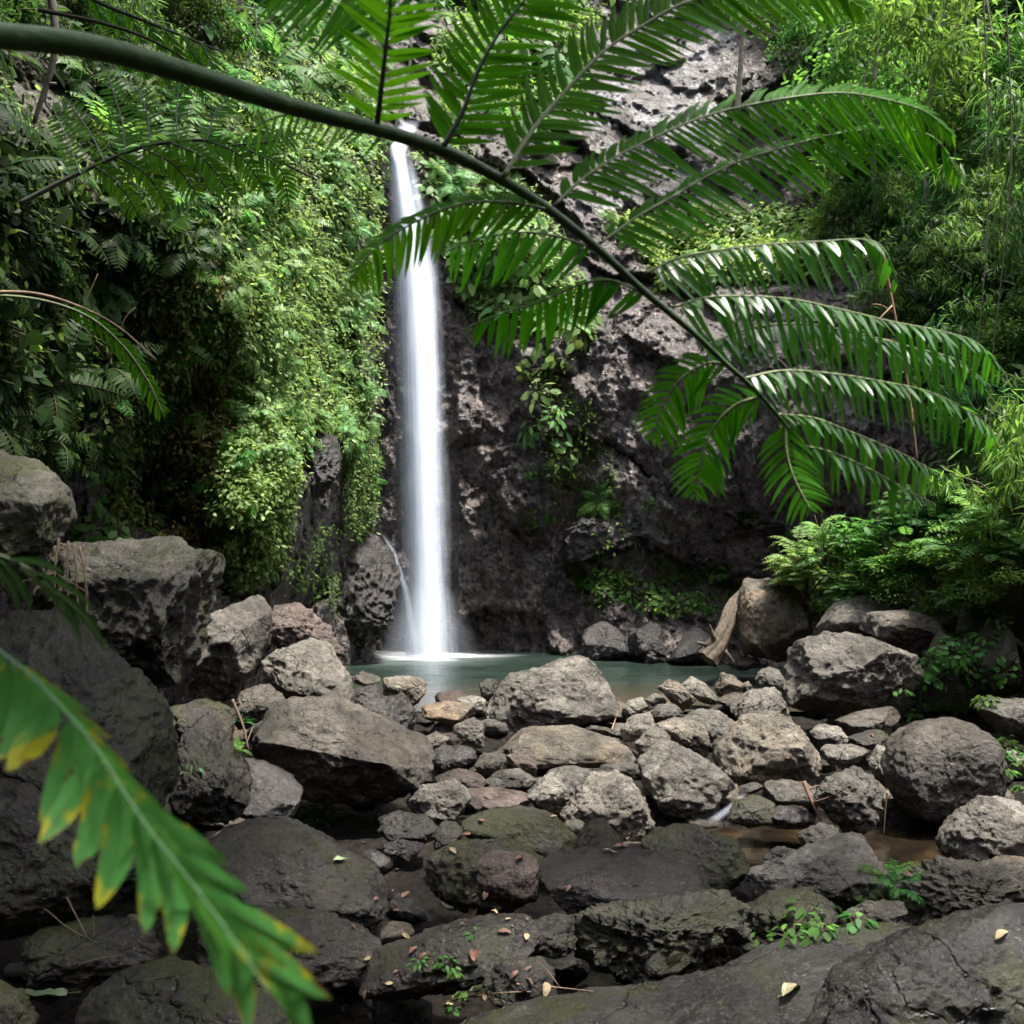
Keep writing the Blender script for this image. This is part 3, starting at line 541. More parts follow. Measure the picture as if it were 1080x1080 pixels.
('flat light blue grey stone left of the round boulder', MP, 7.4, '865,794 874,785 899,784 915,790 901,804 872,807', dict(ang=.3, lean=.6)),
('dark broken stone between the trapezoid and the round boulder', MD, 7.7, '893,780 916,769 935,771 943,782 926,793 903,788', dict(ang=.8)),
('grey stone tucked against the left side of the round boulder', MG, 7.1, '914,803 930,785 940,788 934,810 936,832 919,818', dict(ang=.5)),
('rough light and dark upright rock in the stream below the round boulder', MG, 6.1, '857,845 876,821 910,807 925,823 934,843 930,867 912,884 880,880 866,860', dict(ang=.8, rough=2.)),
('small smooth olive stone at the edge of the little stream pool', MM, 6.25, '767,859 776,843 799,838 818,845 815,867 787,874 768,866', dict(ang=.1)),
('low wet stone beside the small olive stone', MW, 6.2, '808,860 824,849 850,849 860,866 828,874', dict(ang=.3)),
('bluish flat topped rock at the right rim of the little stream pool', MG, 5.8, '841,872 865,867 884,872 897,885 877,898 850,906 842,893', dict(ang=.6, lean=.6)),
('small grey stone at the front of the little stream pool', MG, 5.45, '804,903 824,892 843,899 838,912 810,914', dict(ang=.4)),
('pale olive tilted slab in front of the little stream pool', MP, 4.95, '785,938 828,909 884,890 917,877 939,881 937,904 921,938 887,952 847,942 802,948', dict(ang=.8, lean=.8)),
('dark pitted boulder at the right edge below the round boulder', MG, 5.6, '986,900 1002,876 1050,838 1084,843 1120,870 1110,930 1036,915 992,908', dict(ang=.5)),
('rough brown rock pile stone at the lower right edge', MB_, 4.7, '928,955 945,936 976,920 1006,901 1036,909 1084,903 1120,950 1080,985 1043,990 976,985', dict(ang=.6, rough=2., sub=7)),
('flat smooth grey stone at the right edge above the round boulder', MG, 8.2, '1026,748 1043,735 1084,735 1120,755 1091,775 1050,775', dict(ang=.2)),
('mossy rock hung with small green creepers at the right', MM, 9.0, '1006,695 1019,677 1047,665 1070,652 1078,685 1078,732 1041,738 1012,720', dict(ang=.4)),
('grey boulder under the bushes at the right edge', MG, 9.6, '1040,648 1058,632 1083,624 1120,640 1110,690 1069,668', dict(ang=.5)),
('small grey boulder left of the creeper-hung rock', MG, 9.6, '1008,663 1016,645 1035,641 1050,654 1040,670 1016,679', dict(ang=.4)),
('small brown stone under the bushes behind the dark wedge rock', MB_, 10.0, '976,652 997,643 1012,652 1010,668 985,668', dict(ang=.3)),
('narrow mossy stone between the trapezoid boulder and the creeper-hung rock', MM, 8.95, '970,722 985,685 1002,665 1010,682 1018,704 1004,730 974,735', dict(ang=.5)),
('dark wet stone supporting the trapezoid boulder', MB_, 8.3, '880,762 905,751 941,745 950,757 921,771 895,778', dict(ang=.5)),
('pale stone at the right edge beside the round boulder', MP, 7.2, '1058,799 1063,789 1083,799 1110,810 1100,822 1060,820', dict(ang=.4)),
('olive mound of rock carrying green seedlings in the right foreground', MM, 4.5, '783,958 821,935 854,935 884,950 870,978 828,995 790,995', dict(ang=.4, lean=.5)),
('small rock beside the seedlings in the right foreground', MB_, 4.3, '890,966 917,949 947,949 958,962 938,976 902,982', dict(ang=.4)),
# at the foot of the cliff
('dark protruding boulder sticking out of the mossy left cliff', MC, 11.0, '298,500 310,470 333,454 355,460 361,490 350,515 325,537 303,522', dict(ang=.8, under=.9, rough=2.5)),
('large black wet rock at the left foot of the waterfall', MC, 13.3, '338,610 355,570 385,555 412,585 424,620 422,665 400,690 350,690', dict(ang=.9, rough=3.5, under=.6)),
('smooth grey bulging rock low on the cliff right of the waterfall', MC, 14.4, '592,580 620,545 650,528 673,545 680,568 650,588 612,594', dict(ang=.5, rough=3, under=.2)),
('wet dark rock with a white trickle at the far side of the pool', MC, 13.5, '610,700 618,668 635,655 655,668 668,700', dict(ang=.8)),
('brown wet block at the far side of the pool', MC, 13.3, '660,700 668,668 690,655 706,672 712,700', dict(ang=.9)),
('shiny faceted wet rock left of the driftwood', MC, 13.0, '705,702 718,672 740,662 756,678 760,702', dict(ang=.9)),
('small reddish brown stone at the waterline by the driftwood', MR, 11.3, '764,700 778,692 795,694 802,702 780,708', dict(ang=.4)),
]
for lab, m, Y, pl, kw in RK:
    rock(lab, m, Y, [float(v) for q in pl.split() for v in q.split(',')], **kw)
# cobbles that fill the gaps: a few shapes copied
proto = []
for k in range(8):
    r = np.random.default_rng(900+k); el = r.uniform(.7, 1.35)
    V, F_ = rock_shape(lambda q: (1+.12*np.sin(2*q+k)+.08*np.sin(3*q+2*k))*np.where(np.abs(np.sin(q)) > .5, .85, 1.), el, 5, r, .25+.08*k, 1., .2, .2)
    proto.append((V, F_))
mats = [MG, MT, MP, MB_, MW, MD, MR, MG]
pm_ = [mesh('cobble', proto[k][0], [proto[k][1]], mats[k]) for k in range(8)]
r = np.random.default_rng(5); n = 0
while n < 280:
    y = r.uniform(4.2, 11.2); x = r.uniform(-2.6, .52*y+.3)
    if y < 6 and r.random() < .5: continue
    s = r.uniform(.05, .2)*(1.0 if y > 6.5 else .75)
    o = link('cobble', pm_[r.integers(8)], None, (x, y, gz(x, y)+s*.3)); o.scale = (s, s*r.uniform(.8, 1.2), s*r.uniform(.5, .85)); o.rotation_euler = (r.uniform(-.3, .3), r.uniform(-.3, .3), r.uniform(0, 6.28))
    tag(o, 'small cobble filling a gap between the boulders of the stream bed', 'stone', 'cobbles in the gaps of the stream bed'); n += 1
# ------------------------------------------------------------------ plants
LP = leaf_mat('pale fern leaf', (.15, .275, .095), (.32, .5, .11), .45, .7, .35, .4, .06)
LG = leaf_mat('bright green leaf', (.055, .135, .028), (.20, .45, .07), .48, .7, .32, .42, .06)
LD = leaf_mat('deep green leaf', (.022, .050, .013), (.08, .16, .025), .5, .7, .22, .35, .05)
LY = leaf_mat('yellow green leaf', (.085, .165, .04), (.26, .47, .09), .45, .6, .4, .45, .06)
LB = leaf_mat('bamboo leaf', (.045, .105, .034), (.16, .36, .07), .45, .7, .35, .38, .06)
LM = leaf_mat('brown moss leaf', (.10, .105, .03), (.2, .21, .06), .7, .8, .2, .3, .06)
STEM = plain_mat('plant stem', (.035, .028, .014), (.10, .085, .05), 30)
BARK = plain_mat('pale bark', (.10, .085, .065), (.28, .25, .20), 14, .85, .6)
DRY = plain_mat('dry stem', (.16, .10, .06), (.38, .27, .17), 25, .8)
def rv(r, n): return nrm(r.normal(size=(n, 3)))
UP = np.array((0, 0, 1.))
def frond(mb, r, base, az, el, L, pairs=15, lw=.2, wid=.3, droop=1.2, m=0, ms=1, rad=.006):
    """one pinnate frond bending under its weight"""
    n = 12; s = np.linspace(0, 1, n); e = el-droop*s**1.3; dirs = np.stack((np.cos(e)*math.cos(az), np.cos(e)*math.sin(az), np.sin(e)), -1)
    P = base+np.vstack((np.zeros(3), np.cumsum(dirs[:-1]*L/(n-1), axis=0))); tube(mb, P, np.linspace(rad, rad*.3, n)*L, 4, ms)
    q = np.linspace(.14, .99, pairs); B = np.stack([np.interp(q, s, P[:, k]) for k in range(3)], -1); T = np.stack([np.interp(q, s, dirs[:, k]) for k in range(3)], -1); T = nrm(T)
    Sd = nrm(np.cross(T, UP)+1e-6); Nn = np.cross(Sd, T); ln = L*lw*np.sin(np.pi*np.clip(q*.86+.12, 0, 1))**.7
    for sg in (1, -1):
        D = Sd*sg+T*.45-UP*.12+r.normal(size=(pairs, 3))*.08; leaves(mb, B, D, Nn, ln, ln*wid, .2, .1, m, .3)
def fern_mesh(name, mat, seed, nf=8, L=1., pairs=15, lw=.2, wid=.3, droop=1.5):
    r = np.random.default_rng(seed); mb = MB()
    for k in range(nf):
        frond(mb, r, np.zeros(3), 6.283*k/nf+r.uniform(-.3, .3), r.uniform(.35, 1.15), L*r.uniform(.7, 1.1), pairs, lw, wid, droop*r.uniform(.7, 1.2))
    return mb.mesh(name, [mat, STEM])
def broad_mesh(name, mat, seed, n=16, L=.3, W=.17, h=.35):
    r = np.random.default_rng(seed); mb = MB()
    az = r.uniform(0, 6.28, n); el = r.uniform(.2, 1.3, n); ln = h*r.uniform(.5, 1.2, n)
    E_ = np.stack((np.cos(el)*np.cos(az)*ln, np.cos(el)*np.sin(az)*ln, np.sin(el)*ln), -1)
    for e in E_: tube(mb, np.array((e*0, e*.5+UP*.03, e)), .006, 4, 1)
    D = np.stack((np.cos(az), np.sin(az), r.uniform(-.7, .1, n)), -1); leaves(mb, E_, D, UP+rv(r, n)*.3, L*r.uniform(.6, 1.1, n), W*r.uniform(.7, 1.1, n), .25, .2, 0, .38)
    return mb.mesh(name, [mat, STEM])
def cluster(mb, r, c, rad, n, L, W, droop=.25, hang=.2, flat=.75, m=0):
    d = rv(r, n); rr = r.random(n)**.45; off = d*rr[:, None]*rad*np.array((1, 1, flat))
    D = d*.7+rv(r, n)*.7+np.array((0, 0, -hang)); Nn = UP*1.1+rv(r, n)*.6+d*.4
    leaves(mb, c+off, D, Nn, L*r.uniform(.55, 1.2, n), W*r.uniform(.7, 1.15, n), droop, .15, m)
def shrub_parts(seed, mat, kind, R_=1.):
    r = np.random.default_rng(seed); fo = MB(); st = MB()
    for k in range(11):
        az = r.uniform(0, 6.28); el = r.uniform(.1, 1.5); l = R_*r.uniform(.45, 1.05)
        tip = np.array((math.cos(el)*math.cos(az), math.cos(el)*math.sin(az), math.sin(el)*1.05+.1))*l
        P = spline([np.zeros(3), tip*.5+UP*.12*R_, tip], 6); tube(st, P, np.linspace(.018, .005, 6)*R_, 5)
        if kind == 'small': cluster(fo, r, tip, R_*r.uniform(.22, .42), 190, .075, .042, .2, .15)
        elif kind == 'bamboo':
            for _ in range(7): cluster(fo, r, tip*r.uniform(.5, 1.1)+r.normal(size=3)*R_*.14, R_*.13, 17, .20, .026, .35, .75)
        elif kind == 'broad': cluster(fo, r, tip, R_*r.uniform(.25, .4), 50, .17, .085, .25, .3)
        elif kind == 'ferny':
            for _ in range(7): frond(fo, r, tip*r.uniform(.25, .8), az+r.uniform(-1.2, 1.2), r.uniform(.2, 1.1), R_*r.uniform(.35, .6), 11, .26, .36, 1.3, 0, 0)
    return fo.mesh('foliage', [mat]), st.mesh('stem', [STEM])
def frame(n, r, upw=.7, tilt=.15):
    z = nrm(n+UP*upw+r.normal(size=3)*tilt); a = r.uniform(0, 6.28); x = nrm(np.cross(z, (math.cos(a), math.sin(a), .3))); y = np.cross(z, x)
    return Matrix(np.column_stack((x, y, z)).tolist())
def scatter(poly, n, fn, seed, dens=None):
    r = np.random.default_rng(seed); P = np.array(poly); k = 0; lo, hi = P.min(0), P.max(0)
    while k < n:
        px, py = r.uniform(lo, hi)
        if not inpoly(px, py, poly): continue
        p, nn = cliff(px, py)
        if dens and pn(p*dens) < -.12: continue
        fn(p, nn, r, px, py); k += 1
def put(meshes, name, label, cat, group, size, upw=.6, sink=.03):
    def f(p, n, r, px, py):
        o = link(name, meshes[r.integers(len(meshes))]); s = size*r.uniform(.65, 1.25)
        o.matrix_world = Matrix.Translation((p-n*sink).tolist()) @ frame(n, r, upw).to_4x4() @ Matrix.Scale(s, 4)
        tag(o, label, cat, group)
    return f
fP = [fern_mesh('cliff fern', LP, 20+k, 7+k % 3, 1., 13, .24, .34) for k in range(4)]
fG = [fern_mesh('bright fern', LG, 30+k, 7, 1., 14, .22, .32) for k in range(3)]
fD = [fern_mesh('dark fern', LD, 40+k, 7, 1., 15, .22, .28) for k in range(3)]
bP = [broad_mesh('pale broadleaf', LP, 50+k) for k in range(3)]
bG = [broad_mesh('bright broadleaf', LG, 55+k) for k in range(3)]
bD = [broad_mesh('dark broadleaf', LD, 60+k) for k in range(3)]
bY = [broad_mesh('yellow broadleaf', LY, 66+k, 20, .26, .2) for k in range(2)]
g1 = 'pale ferns clothing the cliff left of the waterfall'
scatter(LIT, 290, put(fP, 'cliff_fern', 'pale green fern clothing the sunlit cliff just left of the waterfall', 'fern', g1, .36), 1)
scatter(LIT, 14, put(bP, 'cliff_plant', 'pale broad-leaved plant among ferns on the cliff left of the waterfall', 'plant', 'pale broad-leaved plants on the cliff left of the waterfall', .45), 2)
scatter([(70,50),(270,80),(300,230),(150,240)], 40, put(fG, 'rock_fern', 'bright green fern on the upper left cliff under the big stalk', 'fern', 'bright ferns under the big stalk on the left cliff', .55), 26)
scatter([(225,190),(345,120),(350,250),(300,330),(235,270)], 16, put(bY, 'cliff_plant', 'yellow green broad-leaved plant above the ferns on the left cliff', 'plant', 'yellow green plants high on the left cliff', .42), 3)
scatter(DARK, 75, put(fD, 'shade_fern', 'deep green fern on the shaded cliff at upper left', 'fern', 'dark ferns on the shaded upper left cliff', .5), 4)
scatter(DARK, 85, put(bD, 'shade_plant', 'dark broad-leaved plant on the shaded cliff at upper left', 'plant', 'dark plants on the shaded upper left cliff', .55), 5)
scatter([(180,-20),(400,-20),(380,120),(240,110)], 45, put(bG, 'cliff_plant', 'bright green leafy plant at the top of the left cliff behind the big stalk', 'plant', 'bright plants at the top of the left cliff', .75), 6)
scatter([(180,-20),(400,-20),(390,110),(240,110)], 25, put(fG, 'rock_fern', 'bright green fern at the top of the left cliff behind the big stalk', 'fern', 'bright ferns at the top of the left cliff', .9), 16)
scatter([(105,290),(255,290),(250,460),(205,570),(110,545)], 36, put(fG, 'rock_fern', 'fern hanging in the dim brown mossy hollow at left centre', 'fern', 'ferns of the mossy hollow at left centre', .4), 27)
scatter(MOSS, 40, put(bY, 'cliff_plant', 'small bright green plant on the mossy patch low on the left cliff', 'plant', 'small plants on the mossy patch of the left cliff', .36), 7)
scatter(MOSS, 20, put(fP, 'rock_fern', 'small bright fern on the mossy patch low on the left cliff', 'fern', 'small ferns on the mossy patch of the left cliff', .26), 17)
scatter(MOSS2, 22, put(fG, 'rock_fern', 'small fern on the green strip beside the protruding cliff boulder', 'fern', 'small ferns on the green strip by the waterfall', .26), 8)
scatter(RTOP, 60, put(bP, 'cliff_plant', 'light green leafy plant on the cliff right of the upper waterfall', 'plant', 'plants on the cliff right of the upper waterfall', .75), 9)
scatter(RTOP, 20, put(fP, 'rock_fern', 'light green fern on the cliff right of the upper waterfall', 'fern', 'ferns on the cliff right of the upper waterfall', .5), 19)
scatter(LEDGE, 75, put(bY, 'ledge_plant', 'yellow green leafy plant on the ledge above the dark bulging cliff', 'plant', 'plants on the ledge above the bulging cliff', .62), 10)
scatter(TOPM, 40, put(bG, 'cliff_plant', 'green leafy plant at the top of the cliff above the waterfall', 'plant', 'plants at the cliff top above the waterfall', 1.1), 11)
scatter(FOOT, 34, put(bG, 'cliff_plant', 'small green plant on the wet rocks at the cliff foot right of the waterfall', 'plant', 'small plants at the cliff foot', .42), 12)
for px, py, s, ms, lab, n_, sp in ((570, 390, .85, bP, 'pale broad-leaved plant standing out alone on the bare cliff right of the waterfall', 2, 10), (578, 450, .6, bP, 'leafy creeper below the lone broad-leaved cliff plant', 7, 22),
    (628, 530, .5, fG, 'small bright fern in a crack in the middle of the dark cliff', 3, 8), (600, 345, .8, bP, 'broad-leaved plant hanging at the cliff edge behind the fern frond', 5, 16), (790, 545, .4, bY, 'small yellow green tuft on the dark overhang', 3, 8),
    (565, 520, .35, bG, 'small sprig on the bare cliff right of the waterfall', 5, 18), (690, 560, .3, bG, 'tiny green sprig under the rock bulge on the dark cliff', 5, 22), (105, 555, .5, bG, 'small bright plant above the huge mossy boulder at left', 7, 16)):
    r = np.random.default_rng(px)
    for k in range(n_):
        p, nn = cliff(px+r.normal()*sp*.5, py+r.normal()*sp*1.2); put(ms, 'cliff_plant', lab, 'plant', lab if n_ > 1 else None, s, .4)(p, nn, r, px, py)
# creeping cover: leaves nobody could count
def cover(poly, n, L, W, mi, mb, seed, up=.05, dens=None):
    r = np.random.default_rng(seed); P = np.array(poly); px, py = r.uniform(P.min(0), P.max(0), (n*3, 2)).T; k = inpoly(px, py, poly); px, py = px[k], py[k]
    p, nn = cliff(px, py)
    if dens: q = pn(p*dens) > -.05; p, nn = p[q], nn[q]
    p, nn = p[:n], nn[:n]; m = len(p); p = p+r.normal(size=(m, 3))*.05
    leaves(mb, p+nn*r.uniform(-.01, up, m)[:, None], nn*.7+rv(r, m)*.8-UP*.5, nn+UP*.7+rv(r, m)*.5, L*r.uniform(.5, 1.3, m), W*r.uniform(.6, 1.2, m), .25, .15, mi)
mb = MB()
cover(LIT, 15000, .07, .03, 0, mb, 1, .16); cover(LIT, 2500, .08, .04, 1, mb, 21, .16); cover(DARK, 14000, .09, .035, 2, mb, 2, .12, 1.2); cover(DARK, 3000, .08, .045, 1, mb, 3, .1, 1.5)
cover([(105,290),(255,290),(250,460),(205,570),(110,545)], 9000, .06, .03, 5, mb, 31, .1); cover([(105,290),(255,290),(250,460),(205,570),(110,545)], 4000, .07, .03, 1, mb, 32, .1, 1.5); cover([(556,380),(600,375),(645,470),(660,560),(630,650),(595,600)], 1400, .06, .04, 1, mb, 33, .05, 2.2); cover([(300,540),(360,560),(350,640),(300,620)], 800, .05, .03, 1, mb, 34, .04, 2.); cover(MOSS, 4500, .05, .035, 3, mb, 4, .05); cover(MOSS, 5000, .06, .04, 0, mb, 14, .08); cover(MOSS2, 3000, .05, .03, 0, mb, 5, .05); cover(RTOP, 4500, .09, .05, 0, mb, 6, .1, 1.5); cover(LEDGE, 5000, .10, .07, 3, mb, 7, .12, 1.2); cover(LEDGE, 4000, .09, .06, 0, mb, 8, .12)
cover(RIGHT, 20000, .13, .05, 4, mb, 9, .4); cover(TOPM, 6000, .12, .06, 1, mb, 10, .2, .8); cover(FOOT, 1500, .06, .04, 1, mb, 11, .05, 2.); cover([(820,560),(1120,500),(1120,650),(1000,660),(840,650)], 7000, .09, .04, 1, mb, 12, .3)
tag(link('creeping_plants', mb.mesh('creeping plants', [LP, LG, LD, LY, LB, LM])), 'small creeping leaves and moss plants coating the cliff and the slopes', 'ground cover', None, 'stuff')
# shrubs of the right slope
SH = {k: [shrub_parts(300+10*q+j, m, k) for j, m in enumerate(ms)] for q, (k, ms) in enumerate((('small', (LG, LY, LD, LG)), ('bamboo', (LB, LB, LG, LD)), ('broad', (LG, LD, LB)), ('ferny', (LP, LG, LP))))}
def shrub(kind, v, loc, s, label, group=None, name='leafy_shrub', cat='shrub', rot=None, zs=1.):
    o = empty(name, loc, label, cat, group); o.scale = (s, s, s*zs)
    if rot is not None: o.rotation_euler = rot
    f, st = SH[kind][v % len(SH[kind])]; link('foliage', f, o); link('stem', st, o); return o
r = np.random.default_rng(77); n = 0
while n < 130:
    px, py = r.uniform(770, 1130), r.uniform(-90, 520)
    if not inpoly(px, py, RIGHT) and not (py < 0 and px > 780): continue
    p, nn = cliff(px, py); dark = px > 900 and py > 300 and px < 1040; top = py < 170
    k = 'bamboo' if (px > 940 and r.random() < .75) else ('broad' if r.random() < .3 else 'small')
    v = {'small': (2 if dark else (0 if top else r.integers(4))), 'bamboo': (3 if dark else (2 if top else r.integers(3))), 'broad': (1 if dark else r.integers(3))}[k]
    lab, gr, nm = {'small': ('small-leaved green shrub crowding the steep slope at upper right', 'small-leaved shrubs on the right slope', 'leafy_shrub'), 'bamboo': ('narrow-leaved bamboo-like shrub drooping on the slope at right', 'bamboo-like shrubs on the right slope', 'bamboo_shrub'),
                   'broad': ('broad-leaved green shrub growing on the steep slope at upper right', 'broad-leaved shrubs on the right slope', 'leafy_shrub')}[k]
    shrub(k, int(v), (p+nn*.1).tolist(), r.uniform(.4, .85), lab, gr, nm, rot=(nn[1]*-.5, nn[0]*.5, r.uniform(0, 6.28))); n += 1
r = np.random.default_rng(78); n = 0
while n < 40:
    px, py = r.uniform(-80, 420), r.uniform(-120, 60)
    p, nn = cliff(px, py); shrub(('small', 'broad', 'bamboo')[n % 3], 2 if px < 230 and n % 3 == 0 else (1 if px < 230 else 0), p.tolist(), r.uniform(.4, .7), 'leafy shrub hanging from the cliff top at upper left above the big stalk', 'shrubs on the upper left cliff top', rot=(0, 0, r.uniform(0, 6.28))); n += 1
for kind, v, px, py, Y, s, zs, lab in (('ferny', 0, 850, 632, 11.2, .66, .95, 'pale feathery bush beside the tall two-toned boulder'), ('ferny', 1, 940, 615, 10.3, .66, .8, 'round ferny green bush in the middle of the right bank'), ('small', 0, 985, 622, 9.95, .6, .75, 'dense small-leaved bush overhanging the dark hollow on the right bank'),
    ('ferny', 2, 1045, 600, 9.2, .7, 1., 'feathery green bush at the right edge above the boulders'), ('ferny', 1, 1010, 570, 10.2, .7, .9, 'ferny bush behind the dense bush on the right bank'), ('bamboo', 2, 1070, 545, 8.8, .7, 1., 'tall narrow-leaved bush at the right edge of the picture'), ('broad', 0, 905, 605, 10.8, .5, .9, 'broad-leaved green bush between the pale and the round bushes'),
    ('small', 1, 1075, 635, 9.0, .45, .7, 'low small-leaved bush at the right edge over the grey boulder'), ('ferny', 0, 895, 640, 10.7, .4, .8, 'low pale ferny bush just behind the light grey boulder'), ('small', 0, 940, 640, 10.2, .42, .7, 'low yellow green bush behind the dark wedge rock')):
    shrub(kind, v, at(px, py, Y).tolist(), s*1.22, lab, None, 'green_bush', 'bush', (0, 0, px), zs)
for px, py, Y, s, v, lab in ((870, 600, 10.9, .5, 2, 'pale feathery bush leaning out over the dark overhang'), (965, 575, 10.4, .6, 0, 'tall pale feathery bush behind the dense bush'), (1030, 640, 9.5, .45, 2, 'low pale feathery bush above the creeper-hung rock')): shrub('ferny', v, at(px, py, Y).tolist(), s*1.2, lab, None, 'green_bush', 'bush', (0, 0, px*2.), 1.)
# trees
def tree(name, lab, base, top, trunk_r, clusters, mat, L, W, hang, seed, narrow=False):
    r = np.random.default_rng(seed); o = empty(name, base, lab, 'tree'); base = np.array(base); tr = MB(); cr = MB(); top = np.array(top)-base
    mid = top*.5+r.normal(size=3)*.25; tube(tr, spline([np.zeros(3), mid, top], 14), np.linspace(trunk_r, trunk_r*.35, 14), 8)
    for c, rad, n in clusters:
        c = np.array(c)-base; st = top*r.uniform(.55, 1.); tube(tr, spline([st, (st+c)/2+UP*.2, c], 7), np.linspace(trunk_r*.4, .01, 7), 5)
        for _ in range(max(3, int(n/70))): cluster(cr, r, c+rv(r, 1)[0]*rad*r.random()**.5, rad*.42, 70, L, W, .3, hang)
    link('trunk', tr.mesh('trunk', [BARK]), o); link('crown', cr.mesh('crown', [mat]), o)
    return o
r = np.random.default_rng(91)
for (px, Y, pb, pt, lab, mat, L, W, hang, cl) in (
  (775, 17.5, 150, -60, 'pale slender trunk leaning at the cliff top beside the wet rock slide', LG, .13, .06, .2, [(790, -30, .9), (850, -20, 1.), (740, -50, .9)]),
  (1010, 12.6, 420, -120, 'tall bright green tree at the upper right corner with airy drooping leaves', LG, .17, .04, .5, [(980, 30, .7), (1050, 60, .8), (1010, -30, .9), (930, 10, .6), (1000, 120, .5)]),
  (930, 14.2, 330, -100, 'tree with small glossy leaves in the middle of the right slope', LG, .11, .06, .2, [(880, 60, .7), (920, 20, .7), (960, 100, .7), (900, 150, .5)]),
  (1075, 10.6, 480, -40, 'thin bamboo-like tree at the right edge with narrow drooping leaves', LB, .2, .03, .8, [(1060, 200, .6), (1085, 290, .4), (1075, 110, .6)])):
    tree('slender_tree', lab, at(px, pb, Y).tolist(), at(px+12, pt, Y-.2), .06, [(at(a, b, Y-.5+r.uniform(-.5, .3)), R_, int(900*R_)) for a, b, R_ in cl], mat, L, W, hang, px)
# trees added out of view, crowns placed to shade left bank and near stones
def canopy(lab, base, cl, seed):
    top = np.mean([c[:3] for c in cl], axis=0); tree('unseen_shade_tree', lab, base, top, .16, [((x, y, z), R_, n) for x, y, z, R_, n in cl], LD, .3, .15, .3, seed)
canopy('unseen leafy tree over the left bank, its crown placed to shade the boulders there', (-5.6, 6.5, 1.5), [(-3.2, 5.2, 7.0, 1.5, 800), (-2.3, 4.2, 7.0, 1.3, 800), (-.5, 4.3, 7., 1., 700), (-1.5, 3.6, 6.8, 1., 600), (.45, 3.3, 6.8, .9, 600)], 5)
canopy('unseen leafy tree behind the camera, its crown placed to shade the near stones and upper frond', (3.2, -1.2, 1.2), [(.25, 1.2, 4.6, .6, 1600), (.3, 4.4, 7.2, .9, 300), (2.4, 4.7, 7.2, 1.2, 420), (3.6, 4.3, 7., 1.1, 350)], 6)
# ------------------------------------------------------------------ the big fern frond hanging across the picture
PIN = leaf_mat('fern pinnule', (.040, .155, .010), (.18, .60, .012), .42, .5, .12, .5, .02)
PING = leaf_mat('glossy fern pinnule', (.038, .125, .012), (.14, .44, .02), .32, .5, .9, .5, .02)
PINB = leaf_mat('young fern pinnule', (.05, .15, .018), (.2, .5, .03), .45, .4, .2, .55, .02)
PIN2 = leaf_mat('old fern leaflet', (.06, .20, .045), (.14, .42, .06), .4, .3, .4, .35, .0, spots=34)
STK = plain_mat('fern stalk', (.018, .055, .008), (.05, .12, .024), 30, .5, .5)
STKM = plain_mat('green leaf midrib', (.02, .07, .018), (.04, .10, .028), 60, .5, .2)
STKV = plain_mat('leaf vein', (.03, .075, .025), (.06, .12, .04), 60, .5, .2)
STKP = plain_mat('pale leaf midrib', (.10, .14, .05), (.24, .28, .12), 60, .5, .2)
STKD = plain_mat('dark leaf midrib', (.014, .02, .008), (.05, .055, .025), 60, .5, .2)
def px2m(Y): return Y/FPX
def curve(pts, Y0, Y1, n, wav=0.):
    p = np.asarray(pts, float); d = np.concatenate(((0,), np.cumsum(np.hypot(*np.diff(p, axis=0).T)))); q = d/d[-1]
    W_ = np.array([at(a, b, Y0+(Y1-Y0)*t) for (a, b), t in zip(p, q)]); return spline(W_, n)
def strips(mb, B, D, Wd, L, W, r, sag, m=0, K=6):
    """lance-shaped leaflets: base, direction, width direction, length, width"""
    n = len(B); s = np.linspace(0, 1, K); prof = np.array([.55, 1, .95, .8, .55, .06]) if K == 6 else np.sin(np.pi*np.clip(s*.9+.1, 0, 1))
    D = nrm(D); Wd = nrm(Wd-(Wd*D).sum(-1, keepdims=True)*D); Nn = np.cross(D, Wd)
    ctr = B[:, None]+D[:, None]*(L[:, None]*s)[..., None]+np.array((0, 0, -1.))*(sag*L[:, None]*s**2)[..., None]+Wd[:, None]*(.13*L[:, None]*s**2)[..., None]
    tw = r.normal(size=(n, 1))*.2*s; wd = Wd[:, None]*np.cos(tw)[..., None]+Nn[:, None]*np.sin(tw)[..., None]
    hw = (W[:, None]*prof*.5)[..., None]; nn = Nn[:, None]*(W[:, None]*prof*.10)[..., None]
    V = np.stack((ctr-wd*hw+nn, ctr, ctr+wd*hw+nn), 2).reshape(n, K*3, 3)
    k = np.arange(K-1)*3; F = np.concatenate([np.stack((k, k+1, k+4, k+3), -1), np.stack((k+1, k+2, k+5, k+4), -1)])
    mb.add(V, [(F[None]+(np.arange(n)*K*3)[:, None, None]).reshape(-1, 4)], m)
